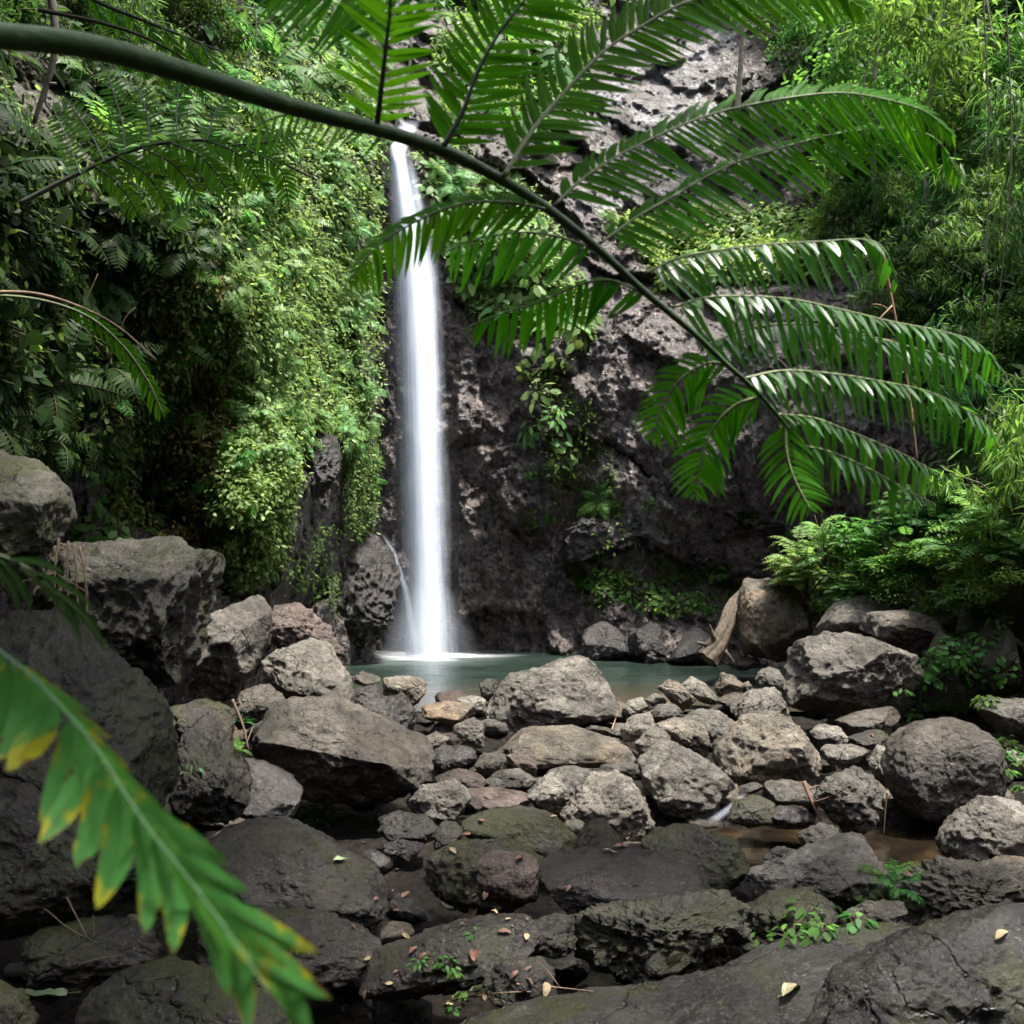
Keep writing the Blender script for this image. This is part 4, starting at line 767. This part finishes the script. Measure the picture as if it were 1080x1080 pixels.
def pinna(parent, org, pts, Y0, Y1, up, dn, seed, sp=9.5, upd=.2, dnd=.1, slant=.35, glare=0., w=1., tipk=.75, sag=.16, pale=True, first=.03, mat=None, gap=.03, rib=1.6, name='pinna'):
    """up/dn: leaflet length on either side (px of the photograph), upd/dnd: how far each side swings away in depth"""
    r = np.random.default_rng(seed); Ym = (Y0+Y1)/2; u = px2m(Ym)
    p = np.asarray(pts, float); Lp = np.hypot(*np.diff(p, axis=0).T).sum(); sp = min(sp, 10.5)*.86; n = max(6, int(Lp/sp)); C = curve(pts, Y0, Y1, 80)
    s = np.linspace(0, 1, 80); T = nrm(np.gradient(C, axis=0)); mb = MB()
    view = np.array((0, 1., 0)); ends = []
    for side, ln0, dpt in ((1, up, upd), (-1, dn, dnd)):
        q = np.linspace(first, .995, n)+r.normal(size=n)*.15/n; q = np.clip(q, 0, 1)
        if gap: q = q[r.random(n) > gap]
        B = np.stack([np.interp(q, s, C[:, k]) for k in range(3)], -1); t = nrm(np.stack([np.interp(q, s, T[:, k]) for k in range(3)], -1))
        N = nrm(np.cross(view, t)); N = np.where(N[:, 2:3] < 0, -N, N)*side
        taper = np.where(q > tipk, 1-.8*((q-tipk)/(1-tipk))**1.3, 1)*np.clip(.72+q*2.4, 0, 1)
        L = 1.08*ln0*u*taper*r.uniform(.88, 1.1, len(q)); D = N*math.cos(dpt)+view*math.sin(dpt)+t*(slant+.35*(q > .9))[:, None]+r.normal(size=(len(q), 3))*.06
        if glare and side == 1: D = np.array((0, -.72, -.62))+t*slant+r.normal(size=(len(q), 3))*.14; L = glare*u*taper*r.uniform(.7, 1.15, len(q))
        L = L/np.maximum(.35, abs(math.cos(dpt))); W = np.minimum(sp*u*.84*w, L*.34)*r.uniform(.88, 1.1, len(q)); strips(mb, B, D, t, L, W, r, sag)
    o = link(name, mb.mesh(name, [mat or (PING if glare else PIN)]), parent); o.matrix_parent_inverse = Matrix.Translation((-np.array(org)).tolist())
    st = MB(); tube(st, C, np.linspace(rib, .6, 80)*u, 6); b = link('midrib', st.mesh('midrib', [STKP if pale else STKD]), o)
    return o
org = at(0, 40, 1.15)
big = empty('fern_frond', org.tolist(), 'huge dark green fern frond arching in from the upper left on a thick stalk', 'fern frond')
STP = [(-120, 34), (0, 38), (100, 50), (200, 78), (300, 110), (400, 137), (470, 160), (530, 190), (580, 222), (630, 262), (680, 308), (730, 350), (765, 383), (800, 415), (830, 450), (850, 478)]
C = curve(STP, 1.1, 1.75, 120); mb = MB(); q = np.linspace(0, 1, 120)
tube(mb, C, np.interp(q, [0, .15, .42, .55, .7, .85, 1], [14.5, 13.5, 7.8, 5.8, 4.2, 2.8, 1.3])*np.linspace(1.1, 1.75, 120)/FPX, 14)
o = link('stalk', mb.mesh('stalk', [STK]), big); o.matrix_parent_inverse = Matrix.Translation((-org).tolist())
PN = [
 (dict(pts=[(398, 130), (402, 95), (407, 50), (412, 0), (410, -60)], up=58, dn=58, Y0=1.36, Y1=1.2), dict(pale=False, slant=.5, sp=12, w=1., rib=3.6)),
 (dict(pts=[(416, 140), (428, 90), (432, 40), (400, 5), (340, -8), (270, -30)], up=62, dn=62, Y0=1.38, Y1=1.62), dict(slant=.4, sp=11, first=.4)),
 (dict(pts=[(468, 154), (488, 118), (503, 78), (525, 37), (553, 0), (585, -50)], up=66, dn=66, Y0=1.42, Y1=1.4), dict(slant=.55, sp=11.5, rib=3.2, pale=False)),
 (dict(pts=[(531, 186), (562, 137), (599, 93), (636, 55), (673, 30), (725, 2), (800, -14), (870, -12), (915, 12)], up=66, dn=66, Y0=1.48, Y1=1.75), dict(slant=.85, sp=11.5, rib=2.6)),
 (dict(pts=[(584, 217), (614, 189), (647, 167), (692, 144), (740, 124), (780, 113), (839, 102), (891, 98), (939, 106), (976, 118), (1005, 142)], up=40, dn=62, Y0=1.53, Y1=1.9), dict(slant=.8, upd=.6, sp=9.)),
 (dict(pts=[(632, 257), (673, 228), (710, 207), (740, 189), (780, 170), (828, 155), (873, 143), (915, 137), (960, 137), (990, 150), (1013, 188)], up=30, dn=62, Y0=1.58, Y1=1.95), dict(slant=.75, upd=.9, sp=9.5)),
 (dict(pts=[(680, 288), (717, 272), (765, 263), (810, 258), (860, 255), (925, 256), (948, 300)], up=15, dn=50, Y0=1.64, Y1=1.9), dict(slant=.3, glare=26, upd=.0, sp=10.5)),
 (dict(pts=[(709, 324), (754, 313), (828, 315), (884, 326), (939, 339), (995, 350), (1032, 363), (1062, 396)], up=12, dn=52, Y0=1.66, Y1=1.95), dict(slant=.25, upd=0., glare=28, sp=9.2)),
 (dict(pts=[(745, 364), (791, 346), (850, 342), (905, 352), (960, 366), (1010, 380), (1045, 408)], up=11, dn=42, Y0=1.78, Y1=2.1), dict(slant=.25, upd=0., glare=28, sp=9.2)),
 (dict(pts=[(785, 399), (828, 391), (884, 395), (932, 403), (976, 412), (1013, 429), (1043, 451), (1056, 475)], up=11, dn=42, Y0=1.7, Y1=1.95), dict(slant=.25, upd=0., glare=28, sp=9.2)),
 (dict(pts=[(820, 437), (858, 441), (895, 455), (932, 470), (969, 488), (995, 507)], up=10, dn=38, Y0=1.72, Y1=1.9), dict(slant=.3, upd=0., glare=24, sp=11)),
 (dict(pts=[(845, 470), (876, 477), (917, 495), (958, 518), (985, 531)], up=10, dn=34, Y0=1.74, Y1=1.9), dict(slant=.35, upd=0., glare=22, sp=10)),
 (dict(pts=[(405, 139), (370, 122), (330, 118), (290, 124), (255, 142)], up=10, dn=38, Y0=1.42, Y1=1.7), dict(slant=.15, upd=1.2, sp=12, pale=False)),
 (dict(pts=[(575, 220), (532, 213), (488, 215), (451, 228), (414, 248), (388, 270), (368, 298)], up=26, dn=44, Y0=1.5, Y1=1.62), dict(slant=.5, upd=.7, sp=9.5)),
 (dict(pts=[(628, 262), (581, 248), (540, 246), (499, 254), (460, 270)], up=16, dn=48, Y0=1.6, Y1=1.8), dict(slant=.3, upd=1.1, sp=10.5)),
 (dict(pts=[(685, 312), (644, 296), (607, 302), (570, 318), (532, 330), (494, 345)], up=16, dn=42, Y0=1.62, Y1=1.7), dict(slant=.3, upd=1.1, sp=10)),
 (dict(pts=[(765, 384), (747, 383), (721, 397), (702, 421), (688, 462)], up=30, dn=40, Y0=1.7, Y1=1.72), dict(slant=.5, sp=7.5, upd=.4)),
 (dict(pts=[(803, 418), (776, 427), (754, 449), (739, 485), (733, 522)], up=34, dn=36, Y0=1.72, Y1=1.74), dict(slant=.5, sp=7.5, upd=.4)),
 (dict(pts=[(828, 450), (830, 478), (838, 505), (854, 536)], up=36, dn=36, Y0=1.73, Y1=1.7), dict(slant=.5, sp=7.5, upd=.3)),
]
for k, (a, kw) in enumerate(PN): pinna(big, org, seed=400+k, **a, **kw)
# smaller frond behind the stalk
org = at(70, 190, 3.6); b = empty('fern_frond', org.tolist(), 'translucent green fern frond spreading behind the thick stalk at upper left', 'fern frond')
C = curve([(20, 215), (70, 189), (111, 170), (155, 154), (218, 148), (270, 160), (335, 190)], 3.6, 3.9, 50); mb = MB(); tube(mb, C, np.linspace(3, 1, 50)*px2m(3.7), 7)
o = link('stalk', mb.mesh('stalk', [STKD]), b); o.matrix_parent_inverse = Matrix.Translation((-org).tolist())
for k, (pts, l) in enumerate((([(85, 184), (72, 150), (55, 112)], 15), ([(110, 171), (95, 140), (70, 105)], 16), ([(132, 162), (128, 125), (112, 75)], 17), ([(158, 154), (155, 120), (143, 85)], 17), ([(188, 149), (186, 120), (190, 84)], 16), ([(218, 148), (228, 118), (250, 95)], 16),
    ([(100, 175), (125, 195), (150, 232)], 15), ([(125, 165), (155, 185), (180, 222)], 15), ([(150, 156), (185, 175), (212, 212)], 16), ([(180, 150), (215, 168), (248, 212)], 16), ([(215, 148), (250, 162), (285, 205)], 16), ([(245, 153), (280, 150), (320, 140)], 14), ([(262, 158), (295, 178), (305, 215)], 14))):
    pinna(b, org, pts, 3.65, 3.75, l, l, 450+k, sp=5.2, slant=.35, rib=1., pale=False, upd=.2, mat=PINB)
# drooping frond on a bare pale twig, left
org = at(-20, 312, 3.2); b = empty('fern_frond', org.tolist(), 'small drooping frond hanging beneath the bare curved twig at left', 'fern frond')
C = curve([(-40, 316), (0, 312), (50, 318), (95, 335), (130, 365), (155, 400), (172, 436)], 3.2, 3.3, 50); mb = MB(); tube(mb, C, np.linspace(2, .8, 50)*px2m(3.2), 6)
o = link('stalk', mb.mesh('stalk', [STKP]), b); o.matrix_parent_inverse = Matrix.Translation((-org).tolist())
pinna(b, org, [(70, 324), (95, 335), (125, 360), (150, 395), (173, 438)], 3.25, 3.3, 13, 16, 470, sp=8, slant=.8, rib=1., w=.9, tipk=.9)
mb = MB(); org = at(0, 308, 3.1); C = curve([(-40, 310), (30, 309), (80, 322), (125, 345), (165, 380)], 3.1, 3.2, 40)-org; tube(mb, C, np.linspace(2.6, .9, 40)*px2m(3.1), 6)
for a, b_ in ((22, 40), (30, 20)): tube(mb, spline([C[a], C[a]+np.array((.02, 0, .04)), C[a]+np.array((.05, 0, .03+.002*b_))], 6), .002, 4)
tag(link('twig', mb.mesh('twig', [DRY]), None, org.tolist()), 'bare pale brown twig curving down at the left over the dark cliff', 'twig')
# dark bluish fronds at the top left
for k, (pts, lab) in enumerate((([(60, -20), (110, 5), (160, 25), (235, 55)], 'glossy dark frond at the top left edge, upper one of the pair above the stalk'), ([(40, 10), (110, 25), (165, 45), (225, 82)], 'glossy dark frond at the top left edge, lower one of the pair above the stalk'))):
    org = at(*pts[0], 4.2); b = empty('fern_frond', org.tolist(), lab, 'fern frond'); C = curve(pts, 4.2, 4.4, 40); mb = MB(); tube(mb, C, np.linspace(2.5, 1, 40)*px2m(4.3), 6)
    o = link('stalk', mb.mesh('stalk', [STKD]), b); o.matrix_parent_inverse = Matrix.Translation((-org).tolist())
    for j in range(7):
        c = np.array(pts[0])+(np.array(pts[-1])-pts[0])*(.2+.11*j); pinna(b, org, [c, c+np.array((8, 14)), c+np.array((14+j, 34))], 4.3, 4.35, 9, 9, 480+k*10+j, sp=4.5, rib=.8, pale=False, upd=.9, dnd=.6)
# spotted leaf at the lower left, close to the lens
org = at(0, 690, .7); leaf = empty('fern_leaf', org.tolist(), 'big out of focus green fern leaf with yellow and brown spots at lower left', 'fern leaf')
MR_ = [(-60, 640), (0, 687), (37, 717), (74, 756), (104, 793), (130, 834), (156, 873), (193, 920), (237, 978), (285, 1048)]
C = curve(MR_, .7, .48, 60); mb = MB(); tube(mb, C, np.linspace(2.2, .9, 60)*np.linspace(.7, .48, 60)/FPX, 8); o = link('midrib', mb.mesh('midrib', [STKM]), leaf); o.matrix_parent_inverse = Matrix.Translation((-org).tolist())
def edged(me, v):
    at_ = me.attributes.new('edge', 'FLOAT', 'POINT'); at_.data.foreach_set('value', np.ascontiguousarray(np.broadcast_to(v, (12, 7)).ravel(), np.float32)); return me
def leaflet(a, tip, w, Ya, dY, seed, side=1):
    r = np.random.default_rng(seed); B = at(*a, Ya); E_ = at(*tip, Ya+dY); D = (E_-B)*1.02; L = np.linalg.norm(D); mid = (B+E_)/2
    K = 12; s = np.linspace(0, 1, K); prof = np.interp(s, [0, .12, .35, .6, .8, .93, 1], [.35, .8, 1, .95, .68, .3, .03])*(1+r.normal(size=K)*.05)
    Wd = nrm(np.cross(D, (0, 1., .25*side))); N = nrm(np.cross(Wd, D)); ww = w*.86*px2m(Ya)
    ctr = B+D*s[:, None]+N*(.07*L*np.sin(np.pi*s))[:, None]+Wd*(.05*L*np.sin(np.pi*s)*side)[:, None]; cs = np.linspace(-1, 1, 7)
    V = ctr[:, None]+Wd*(cs*ww*.5*prof[:, None])[..., None]+N*((np.abs(cs)-.0)*ww*.10*prof[:, None]+.02*ww*np.sin(9*s[:, None]+3*cs))[..., None]
    i = np.arange(K-1)[:, None]*7+np.arange(6)[None]; mb = MB(); mb.add(V, [np.stack((i, i+1, i+8, i+7), -1).reshape(-1, 4)])
    o = link('leaflet', edged(mb.mesh('leaflet', [PIN2]), np.clip(np.abs(cs)[None]+np.clip(s-.75, 0, 1)[:, None]*2., 0, 1.2)*(s[:, None] > .1)), leaf); o.matrix_parent_inverse = Matrix.Translation((-org).tolist())
    v = MB(); tube(v, ctr-N*.0006, np.linspace(.6, .2, K)*px2m(Ya), 4); link('vein', v.mesh('vein', [STKV]), o)
for k, (a, t_, w, dY) in enumerate((((-30, 664), (-75, 760), 40, -.02), ((-8, 682), (-40, 800), 42, -.02), ((14, 700), (-22, 815), 42, -.02), ((34, 716), (2, 800), 42, -.02), ((55, 738), (8, 812), 40, -.02), ((78, 762), (44, 868), 44, -.02), ((98, 786), (42, 888), 36, -.03), ((112, 806), (80, 914), 44, -.02), ((128, 830), (103, 956), 44, -.02), ((146, 858), (152, 985), 40, -.02), ((165, 884), (182, 1006), 38, -.02), ((185, 908), (240, 1052), 40, -.01), ((212, 945), (262, 1090), 38, 0), ((240, 985), (330, 1110), 36, 0),
     ((20, 702), (95, 752), 14, .05), ((45, 727), (120, 780), 14, .05), ((75, 757), (140, 815), 15, .05), ((103, 792), (178, 862), 18, .05), ((122, 822), (200, 880), 20, .05), ((142, 850), (238, 905), 30, .04), ((158, 874), (240, 912), 24, .05), ((180, 900), (262, 940), 28, .03), ((205, 935), (338, 1005), 32, .03), ((232, 970), (348, 1052), 36, .03), ((262, 1010), (345, 1052), 24, .02))):
    leaflet(a, t_, w, (.7-.22*min(1, max(0, (a[1]-640)/410))), dY, 500+k, 1 if k < 14 else -1)
# narrow leaves at the left edge
org = at(-20, 585, .95); leaf = empty('fern_leaf', org.tolist(), 'slender dark green leaf with long narrow blades hanging at the left edge', 'fern leaf')
C = curve([(-60, 575), (0, 586), (42, 608), (78, 642), (112, 684)], .95, 1., 40); mb = MB(); tube(mb, C, np.linspace(2.6, .8, 40)*px2m(.97), 6); o = link('midrib', mb.mesh('midrib', [STKP]), leaf); o.matrix_parent_inverse = Matrix.Translation((-org).tolist())
PIN2b = PIN2; PIN2 = LD
for k, (a, t_, w, dY) in enumerate((((-15, 588), (20, 645), 15, 0), ((0, 590), (32, 648), 10, .01), ((22, 598), (72, 655), 14, .01), ((45, 612), (85, 678), 12, .0), ((60, 625), (110, 686), 14, .0), ((-30, 585), (-5, 640), 14, 0), ((10, 590), (70, 606), 10, .04), ((35, 604), (98, 642), 10, .04))):
    leaflet(a, t_, w, .96, dY, 540+k, 1)
PIN2 = PIN2b
# ------------------------------------------------------------------ small things among the stones
dg = None
def ray(px, py, off=.004):
    """first surface of the stones, ground or cliff met in this direction (used to set small things down on it)"""
    d = Vector((at(px, py, 5.)-np.array((0, 0, CAMZ))).tolist()).normalized(); o0 = Vector((0, 0, CAMZ)); best = None
    for o in SOLID:
        hit, p, n, _ = o.ray_cast(o.matrix_world.inverted() @ o0, (o.matrix_world.inverted().to_3x3() @ d).normalized())
        if hit:
            w = o.matrix_world @ p; D = (w-o0).length
            if best is None or D < best[0]: best = (D, w, (o.matrix_world.to_3x3().inverted().transposed() @ n).normalized())
    return (np.array(best[1]), np.array(best[2])) if best else (at(px, py, 6.), UP)
bpy.context.view_layer.update()
SOLID = [o for o in bpy.data.objects if o.type == 'MESH' and o.name.split('.')[0] in ('boulder', 'ground', 'cobble')]
def dead_leaf(mat, seed, L=1., W=.45):
    r = np.random.default_rng(seed); mb = MB(); K = 9; s = np.linspace(0, 1, K); prof = np.sin(np.pi*np.clip(s*.92+.06, 0, 1))**.8; cs = np.linspace(-1, 1, 5)
    z = .16*np.sin(np.pi*s)*r.uniform(.3, 1.2); V = np.stack((np.repeat(s-.5, 5).reshape(K, 5)*L, cs*prof[:, None]*W*.5, z[:, None]+.12*np.abs(cs)*prof[:, None]*r.uniform(-.4, 1.2)+.03*np.sin(11*s[:, None]+4*cs)), -1)
    i = np.arange(K-1)[:, None]*5+np.arange(4)[None]; mb.add(V, [np.stack((i, i+1, i+6, i+5), -1).reshape(-1, 4)]); tube(mb, np.array([(-.5-.28*k, .02*k, z[0]+.05*k) for k in np.linspace(1, 0, 4)]), .012, 4)
    return mb.mesh('leaf', [mat])
DL = [plain_mat('brown dead leaf', (.035, .018, .010), (.12, .06, .032), 6, .7, .2), plain_mat('red brown dead leaf', (.05, .018, .010), (.13, .05, .027), 6, .6, .2), plain_mat('straw dead leaf', (.14, .10, .05), (.28, .22, .12), 6, .7, .2), plain_mat('pale green fallen leaf', (.16, .24, .10), (.30, .38, .20), 6, .5, .2), plain_mat('yellow fallen leaf', (.15, .13, .07), (.26, .23, .13), 6, .5, .2)]
dl = [[dead_leaf(m, 10*k+j) for j in range(3)] for k, m in enumerate(DL)]
def lay(px, py, kind, size, label, r, cat='leaf', group=None, off=.008):
    p, n = ray(px, py); o = link('fallen_leaf', dl[kind][r.integers(3)]); n = nrm(n*.6+UP*.6)
    o.matrix_world = Matrix.Translation((p+n*off).tolist()) @ frame(n, r, 0., .12).to_4x4() @ Matrix.Scale(size, 4); tag(o, label, cat, group)
r = np.random.default_rng(60)
for px, py, k, s, lab in ((835, 1048, 4, .10, 'pale yellow fallen leaf on the slab at the bottom right'), (358, 908, 3, .085, 'pale green fallen leaf on the dark sloping slab'), (655, 894, 1, .075, 'orange red dead leaf on the back edge of the puddle rock'), (641, 899, 2, .075, 'straw coloured dead leaf beside the red leaf on the puddle rock'),
    (500, 1010, 1, .09, 'reddish dead leaf standing by the little green seedling'), (500, 962, 0, .09, 'brown dead leaf below the round reddish brown stone'), (800, 995, 0, .08, 'brown dead leaf at the right foot of the mossy block'), (575, 1045, 2, .07, 'pale dry leaf strip at the foot of the mossy block'), (428, 945, 1, .07, 'red brown dead leaf beside the dark mossy hump'),
    (955, 925, 1, .08, 'orange brown dead leaf under the right seedlings'), (448, 742, 2, .06, 'straw leaf on the flat cream stone')):
    lay(px, py, k, s, lab, r)
# big fallen leaf bottom left
lay(45, 1052, 3, .2, 'large mottled green fallen leaf in the bottom left corner', r, off=.02)
for k in range(46):
    px, py = (r.uniform(360, 560), r.uniform(860, 1065)) if k < 36 else (r.uniform(560, 1060), r.uniform(740, 1000))
    lay(px, py, int(r.choice([0, 0, 1, 2])), r.uniform(.025, .06), 'scrap of brown leaf litter lying between the stones', r, 'leaf', 'leaf litter between the stones')
# the little chute into the stream pool
FALL, F0 = at(770, 855, 6.2), FALL
ch = fall_sheet('stream_chute', [(836, 782, 790, 6.45), (848, 768, 782, 6.35), (860, 750, 768, 6.25), (868, 738, 760, 6.2)], water_mat('chute water', 2.5, 1., .35), None, .02, 9, 30, (.2, .2)); ch.location = FALL.tolist(); FALL = F0
tag(ch, 'small white chute of water running between stones into the little stream pool', 'stream')
# twigs
def twig(pts, rad, label, mat=DRY, name='twig', lift=.015, group=None, cat='twig', fork=0):
    P = np.array([ray(*q)[0]+UP*lift for q in pts]); org = P[0]; mb = MB(); C = spline(P-org, 20); tube(mb, C, np.linspace(rad, rad*.4, 20), 6)
    rr = np.random.default_rng(int(pts[0][0]))
    for _ in range(fork):
        a = C[rr.integers(5, 17)]; d = rr.normal(size=3)*.06+UP*.05; tube(mb, spline([a, a+d*.6, a+d+rr.normal(size=3)*.02], 6), np.linspace(rad*.5, rad*.2, 6), 4)
    return tag(link(name, mb.mesh(name, [mat]), None, org.tolist()), label, cat, group)
def twig3(pts, rad, label, mat=DRY, name='twig', fork=0, cat='twig', group=None):
    P = np.array([at(*q) for q in pts]); org = P[0]; mb = MB(); C = spline(P-org, 24); tube(mb, C, np.linspace(rad, rad*.45, 24), 6); rr = np.random.default_rng(int(pts[0][0]))
    for _ in range(fork):
        a = C[rr.integers(5, 21)]; d = rr.normal(size=3)*min(rad*14, .10+rad*.4); tube(mb, spline([a, a+d*.6, a+d+rr.normal(size=3)*min(rad*4, .03)], 6), np.linspace(rad*.5, rad*.2, 6), 4)
    return tag(link(name, mb.mesh(name, [mat]), None, org.tolist()), label, cat, group)
BRN = plain_mat('brown twig bark', (.05, .03, .02), (.14, .09, .06), 40, .8)
twig([(70, 950), (92, 993)], .004, 'straight brown twig leaning in the dark lower left corner', BRN)
twig([(0, 985), (18, 962), (45, 962), (75, 985), (130, 1012)], .004, 'long thin bent twig in the lower left corner', BRN, fork=2)
twig([(60, 1035), (95, 1018), (128, 1012)], .003, 'short twig on the mossy round rock at bottom left', BRN)
twig([(540, 980), (575, 1010), (600, 1030)], .003, 'thin grey twig beside the mossy block', DRY)
twig([(545, 1042), (580, 1045), (625, 1050)], .004, 'pale dry stick at the foot of the mossy block', DRY, fork=1)
twig([(470, 1060), (520, 1052), (560, 1050)], .003, 'thin straw at the bottom centre', DRY)
twig([(645, 772), (652, 752)], .006, 'pale dry stub between the two-lobed boulder and the cobbles', DRY, fork=2)
twig([(475, 772), (485, 760), (498, 748)], .005, 'curly reddish dead frond stalk among the cobbles', BRN, fork=3)
twig3([(848, 825, 6.2), (856, 845, 6.1), (866, 866, 6.05)], .017, 'reddish brown stick standing in the stream stones right of centre', plain_mat('red bark', (.06, .028, .018), (.16, .085, .055), 20, .8), fork=2)
twig3([(936, 835, 6.0), (934, 850, 6.0), (932, 880, 6.0)], .006, 'thin root hanging on the left of the round boulder', DRY)
for k, x in enumerate((62, 72, 78, 84)): twig3([(x, 568+k*3, 5.0), (x-4+k*3, 600, 4.95), (x+4*(k-1), 640+5*k, 4.93)], .007, 'pale dead fern stalk hanging over the front of the huge mossy boulder', DRY, fork=1, group='dead stalks over the huge mossy boulder')
twig3([(62, 572, 5.05), (80, 585, 4.95), (90, 610, 4.93), (94, 645, 4.95)], .005, 'long bent dead stalk at the right of the hanging dead stalks', DRY)
twig3([(245, 738, 6.5), (256, 765, 6.45), (262, 790, 6.4)], .012, 'dead brown stalk standing in the gap above the bluish black rock', BRN, fork=2)
twig3([(930, 262, 2.6), (945, 340, 2.6), (958, 410, 2.6), (968, 490, 2.6)], .0042, 'thin reddish dry stem dangling among the frond tips at right', plain_mat('red dry stem', (.20, .09, .05), (.40, .24, .15), 30, .7), 'dry_stem', 5, 'stem')
# driftwood
P = np.array([at(*q) for q in ((746, 696, 11.2), (757, 682, 11.25), (766, 660, 11.35), (773, 640, 11.5), (786, 622, 11.7))]); org = P[0]; mb = MB()
def gnarl(P, r0, r1, seed, n=40, seg=30):
    C = spline(P, n); m0 = MB(); tube(m0, C, np.linspace(r0, r1, n), seg); V = m0.v[0]; cc = np.repeat(C, seg, 0); d = V-cc; ang = np.tile(np.arange(seg)/seg*6.283, n)
    k = 1+.5*fbm(np.stack((np.cos(ang)*4.5, np.sin(ang)*4.5, np.repeat(np.linspace(0, 1.6, n), seg)), -1)+seed, 3, True); mb.add(cc+d*k[:, None], [np.concatenate(m0.f[4])]); mb.add(V[:seg], [np.array([[0, q+1, q] for q in range(1, seg-1)])])
gnarl(P-org, .085, .035, 3); b0 = (P-org)[1]
for q, (dx, dz, l) in enumerate(((-.16, -.10, 1.), (.16, -.16, 1.), (-.10, .22, 1.2), (-.22, .05, 1.2))): gnarl(np.array([b0, b0+np.array((dx*.5, -.05, dz*.4)), b0+np.array((dx, -.08, dz))*l]), .035, .008, 7+q, 16, 10)
tag(link('driftwood', mb.mesh('driftwood', [plain_mat('driftwood wood', (.025, .018, .012), (.15, .112, .08), 30, .9, 1.)]), None, org.tolist()), 'pale gnarled driftwood stump leaning on the two-toned boulder', 'driftwood')
# hanging lianas
for px, py0, py1, Y, lab in ((50, -30, 130, 6.2, 'pale liana stem hanging at the top left'), (262, -20, 85, 9.5, 'thin liana hanging from the top of the left cliff'), (1035, -60, 470, 9.6, 'thin hanging vine at the right edge'), (1058, -60, 400, 9.4, 'straight green vine at the right edge beside the thin hanging vine')):
    twig3([(px, py0, Y), (px+8, (py0+py1)/2, Y), (px-14, py1, Y)], .008 if Y > 7 else .03, lab, BARK if px < 100 else STEM, 'vine', 2, 'vine')
# seedlings and grass
def tuft(px, py, label, mesh_, size, name='seedling', cat='plant', group=None, up=3.):
    p, n = ray(px, py); o = link(name, mesh_); rr = np.random.default_rng(int(px)); o.matrix_world = Matrix.Translation((p-UP*.01).tolist()) @ frame(n, rr, up, .1).to_4x4() @ Matrix.Scale(size, 4); return tag(o, label, cat, group)
def grass_mesh(seed, n=26, L=.5):
    r = np.random.default_rng(seed); mb = MB()
    for _ in range(n):
        az = r.uniform(0, 6.28); el = r.uniform(.5, 1.45); l = L*r.uniform(.5, 1.1); s = np.linspace(0, 1, 7); e = el-1.3*s**1.5
        d = np.stack((np.cos(e)*math.cos(az), np.cos(e)*math.sin(az), np.sin(e)), -1)*l/6; P = np.vstack((np.zeros(3), np.cumsum(d[:-1], 0))); Sd = np.array((-math.sin(az), math.cos(az), 0)); w = (.020*L*2*(1-s**2)+.001)[:, None]
        V = np.stack((P-Sd*w, P+Sd*w), 1).reshape(-1, 3); i = np.arange(6)*2; mb.add(V, [np.stack((i, i+1, i+3, i+2), -1)])
    return mb.mesh('grass', [LG])
tuft(332, 872, 'bright green grass tuft under the large brown boulder', grass_mesh(1), .55, 'grass_tuft', 'grass'); tuft(255, 762, 'tiny grass tuft in the gap left of the brown boulder', grass_mesh(2), .3, 'grass_tuft', 'grass')
tuft(490, 1050, 'little green seedling with red young leaves at the bottom centre', broad_mesh('seedling', LG, 71, 13, .3, .15), .22); tuft(275, 715, 'small fern sprouting beside the pale greenish block', fG[0], .22, 'small_fern', 'fern')
tuft(250, 790, 'small bright moss fern left of the brown boulder', fG[1], .14, 'small_fern', 'fern'); tuft(205, 810, 'thin pale seedling on the pointed dark grey rock', broad_mesh('seedling', LP, 73, 7, .25, .08), .2)
for k, (px, py, s) in enumerate(((835, 990, .2), (850, 968, .26), (868, 985, .22), (890, 972, .2), (905, 975, .2), (880, 955, .18), (915, 945, .16), (800, 985, .16))): tuft(px, py, 'green seedling on the rocks at lower right behind the bottom slab', bG[k % 3], s*.9, group='seedlings on the rocks at lower right')
for k, (px, py) in enumerate(((948, 935), (935, 925), (955, 918))): tuft(px, py, 'narrow-leaved seedling by the dark pool at lower right', fG[k], .2, group='narrow seedlings by the dark pool')
rr = np.random.default_rng(4)
for k in range(20): tuft(1020+rr.normal()*22, 695+rr.normal()*20, 'small creeper on the mossy rock at the right', bG[k % 3], .28, 'creeper', group='creepers on the mossy rock at right', up=.6)
for k in range(20): tuft(990+rr.normal()*24, 745+rr.normal()*8, 'bright low plant between the trapezoid and the round boulder', bG[k % 3], .25, 'low_plant', group='low plants behind the round boulder')
for k in range(8): tuft(1070+rr.normal()*10, 800+rr.normal()*14, 'low green plant at the right edge by the round boulder', bG[k % 3], .2, 'low_plant', group='low plants at the right edge')
for k in range(10): tuft(r.uniform(300, 560), r.uniform(985, 1070), 'tiny green sprout in the dark litter at the bottom', bG[k % 3], .1, 'sprout', group='tiny sprouts in the litter')
import sys
if 0:
    bpy.context.view_layer.update(); d=Vector((at(530,400,5.)-np.array((0,0,CAMZ))).tolist()).normalized()
    for px in range(515,560,2):
        d=Vector((at(px,400,5.)-np.array((0,0,CAMZ))).tolist()).normalized()
        h=S.ray_cast(bpy.context.view_layer.depsgraph, Vector((0,0,CAMZ)), d); print(px,h[4].name if h[0] else None, h[1], h[4].parent['label'] if h[4] and h[4].parent else '')
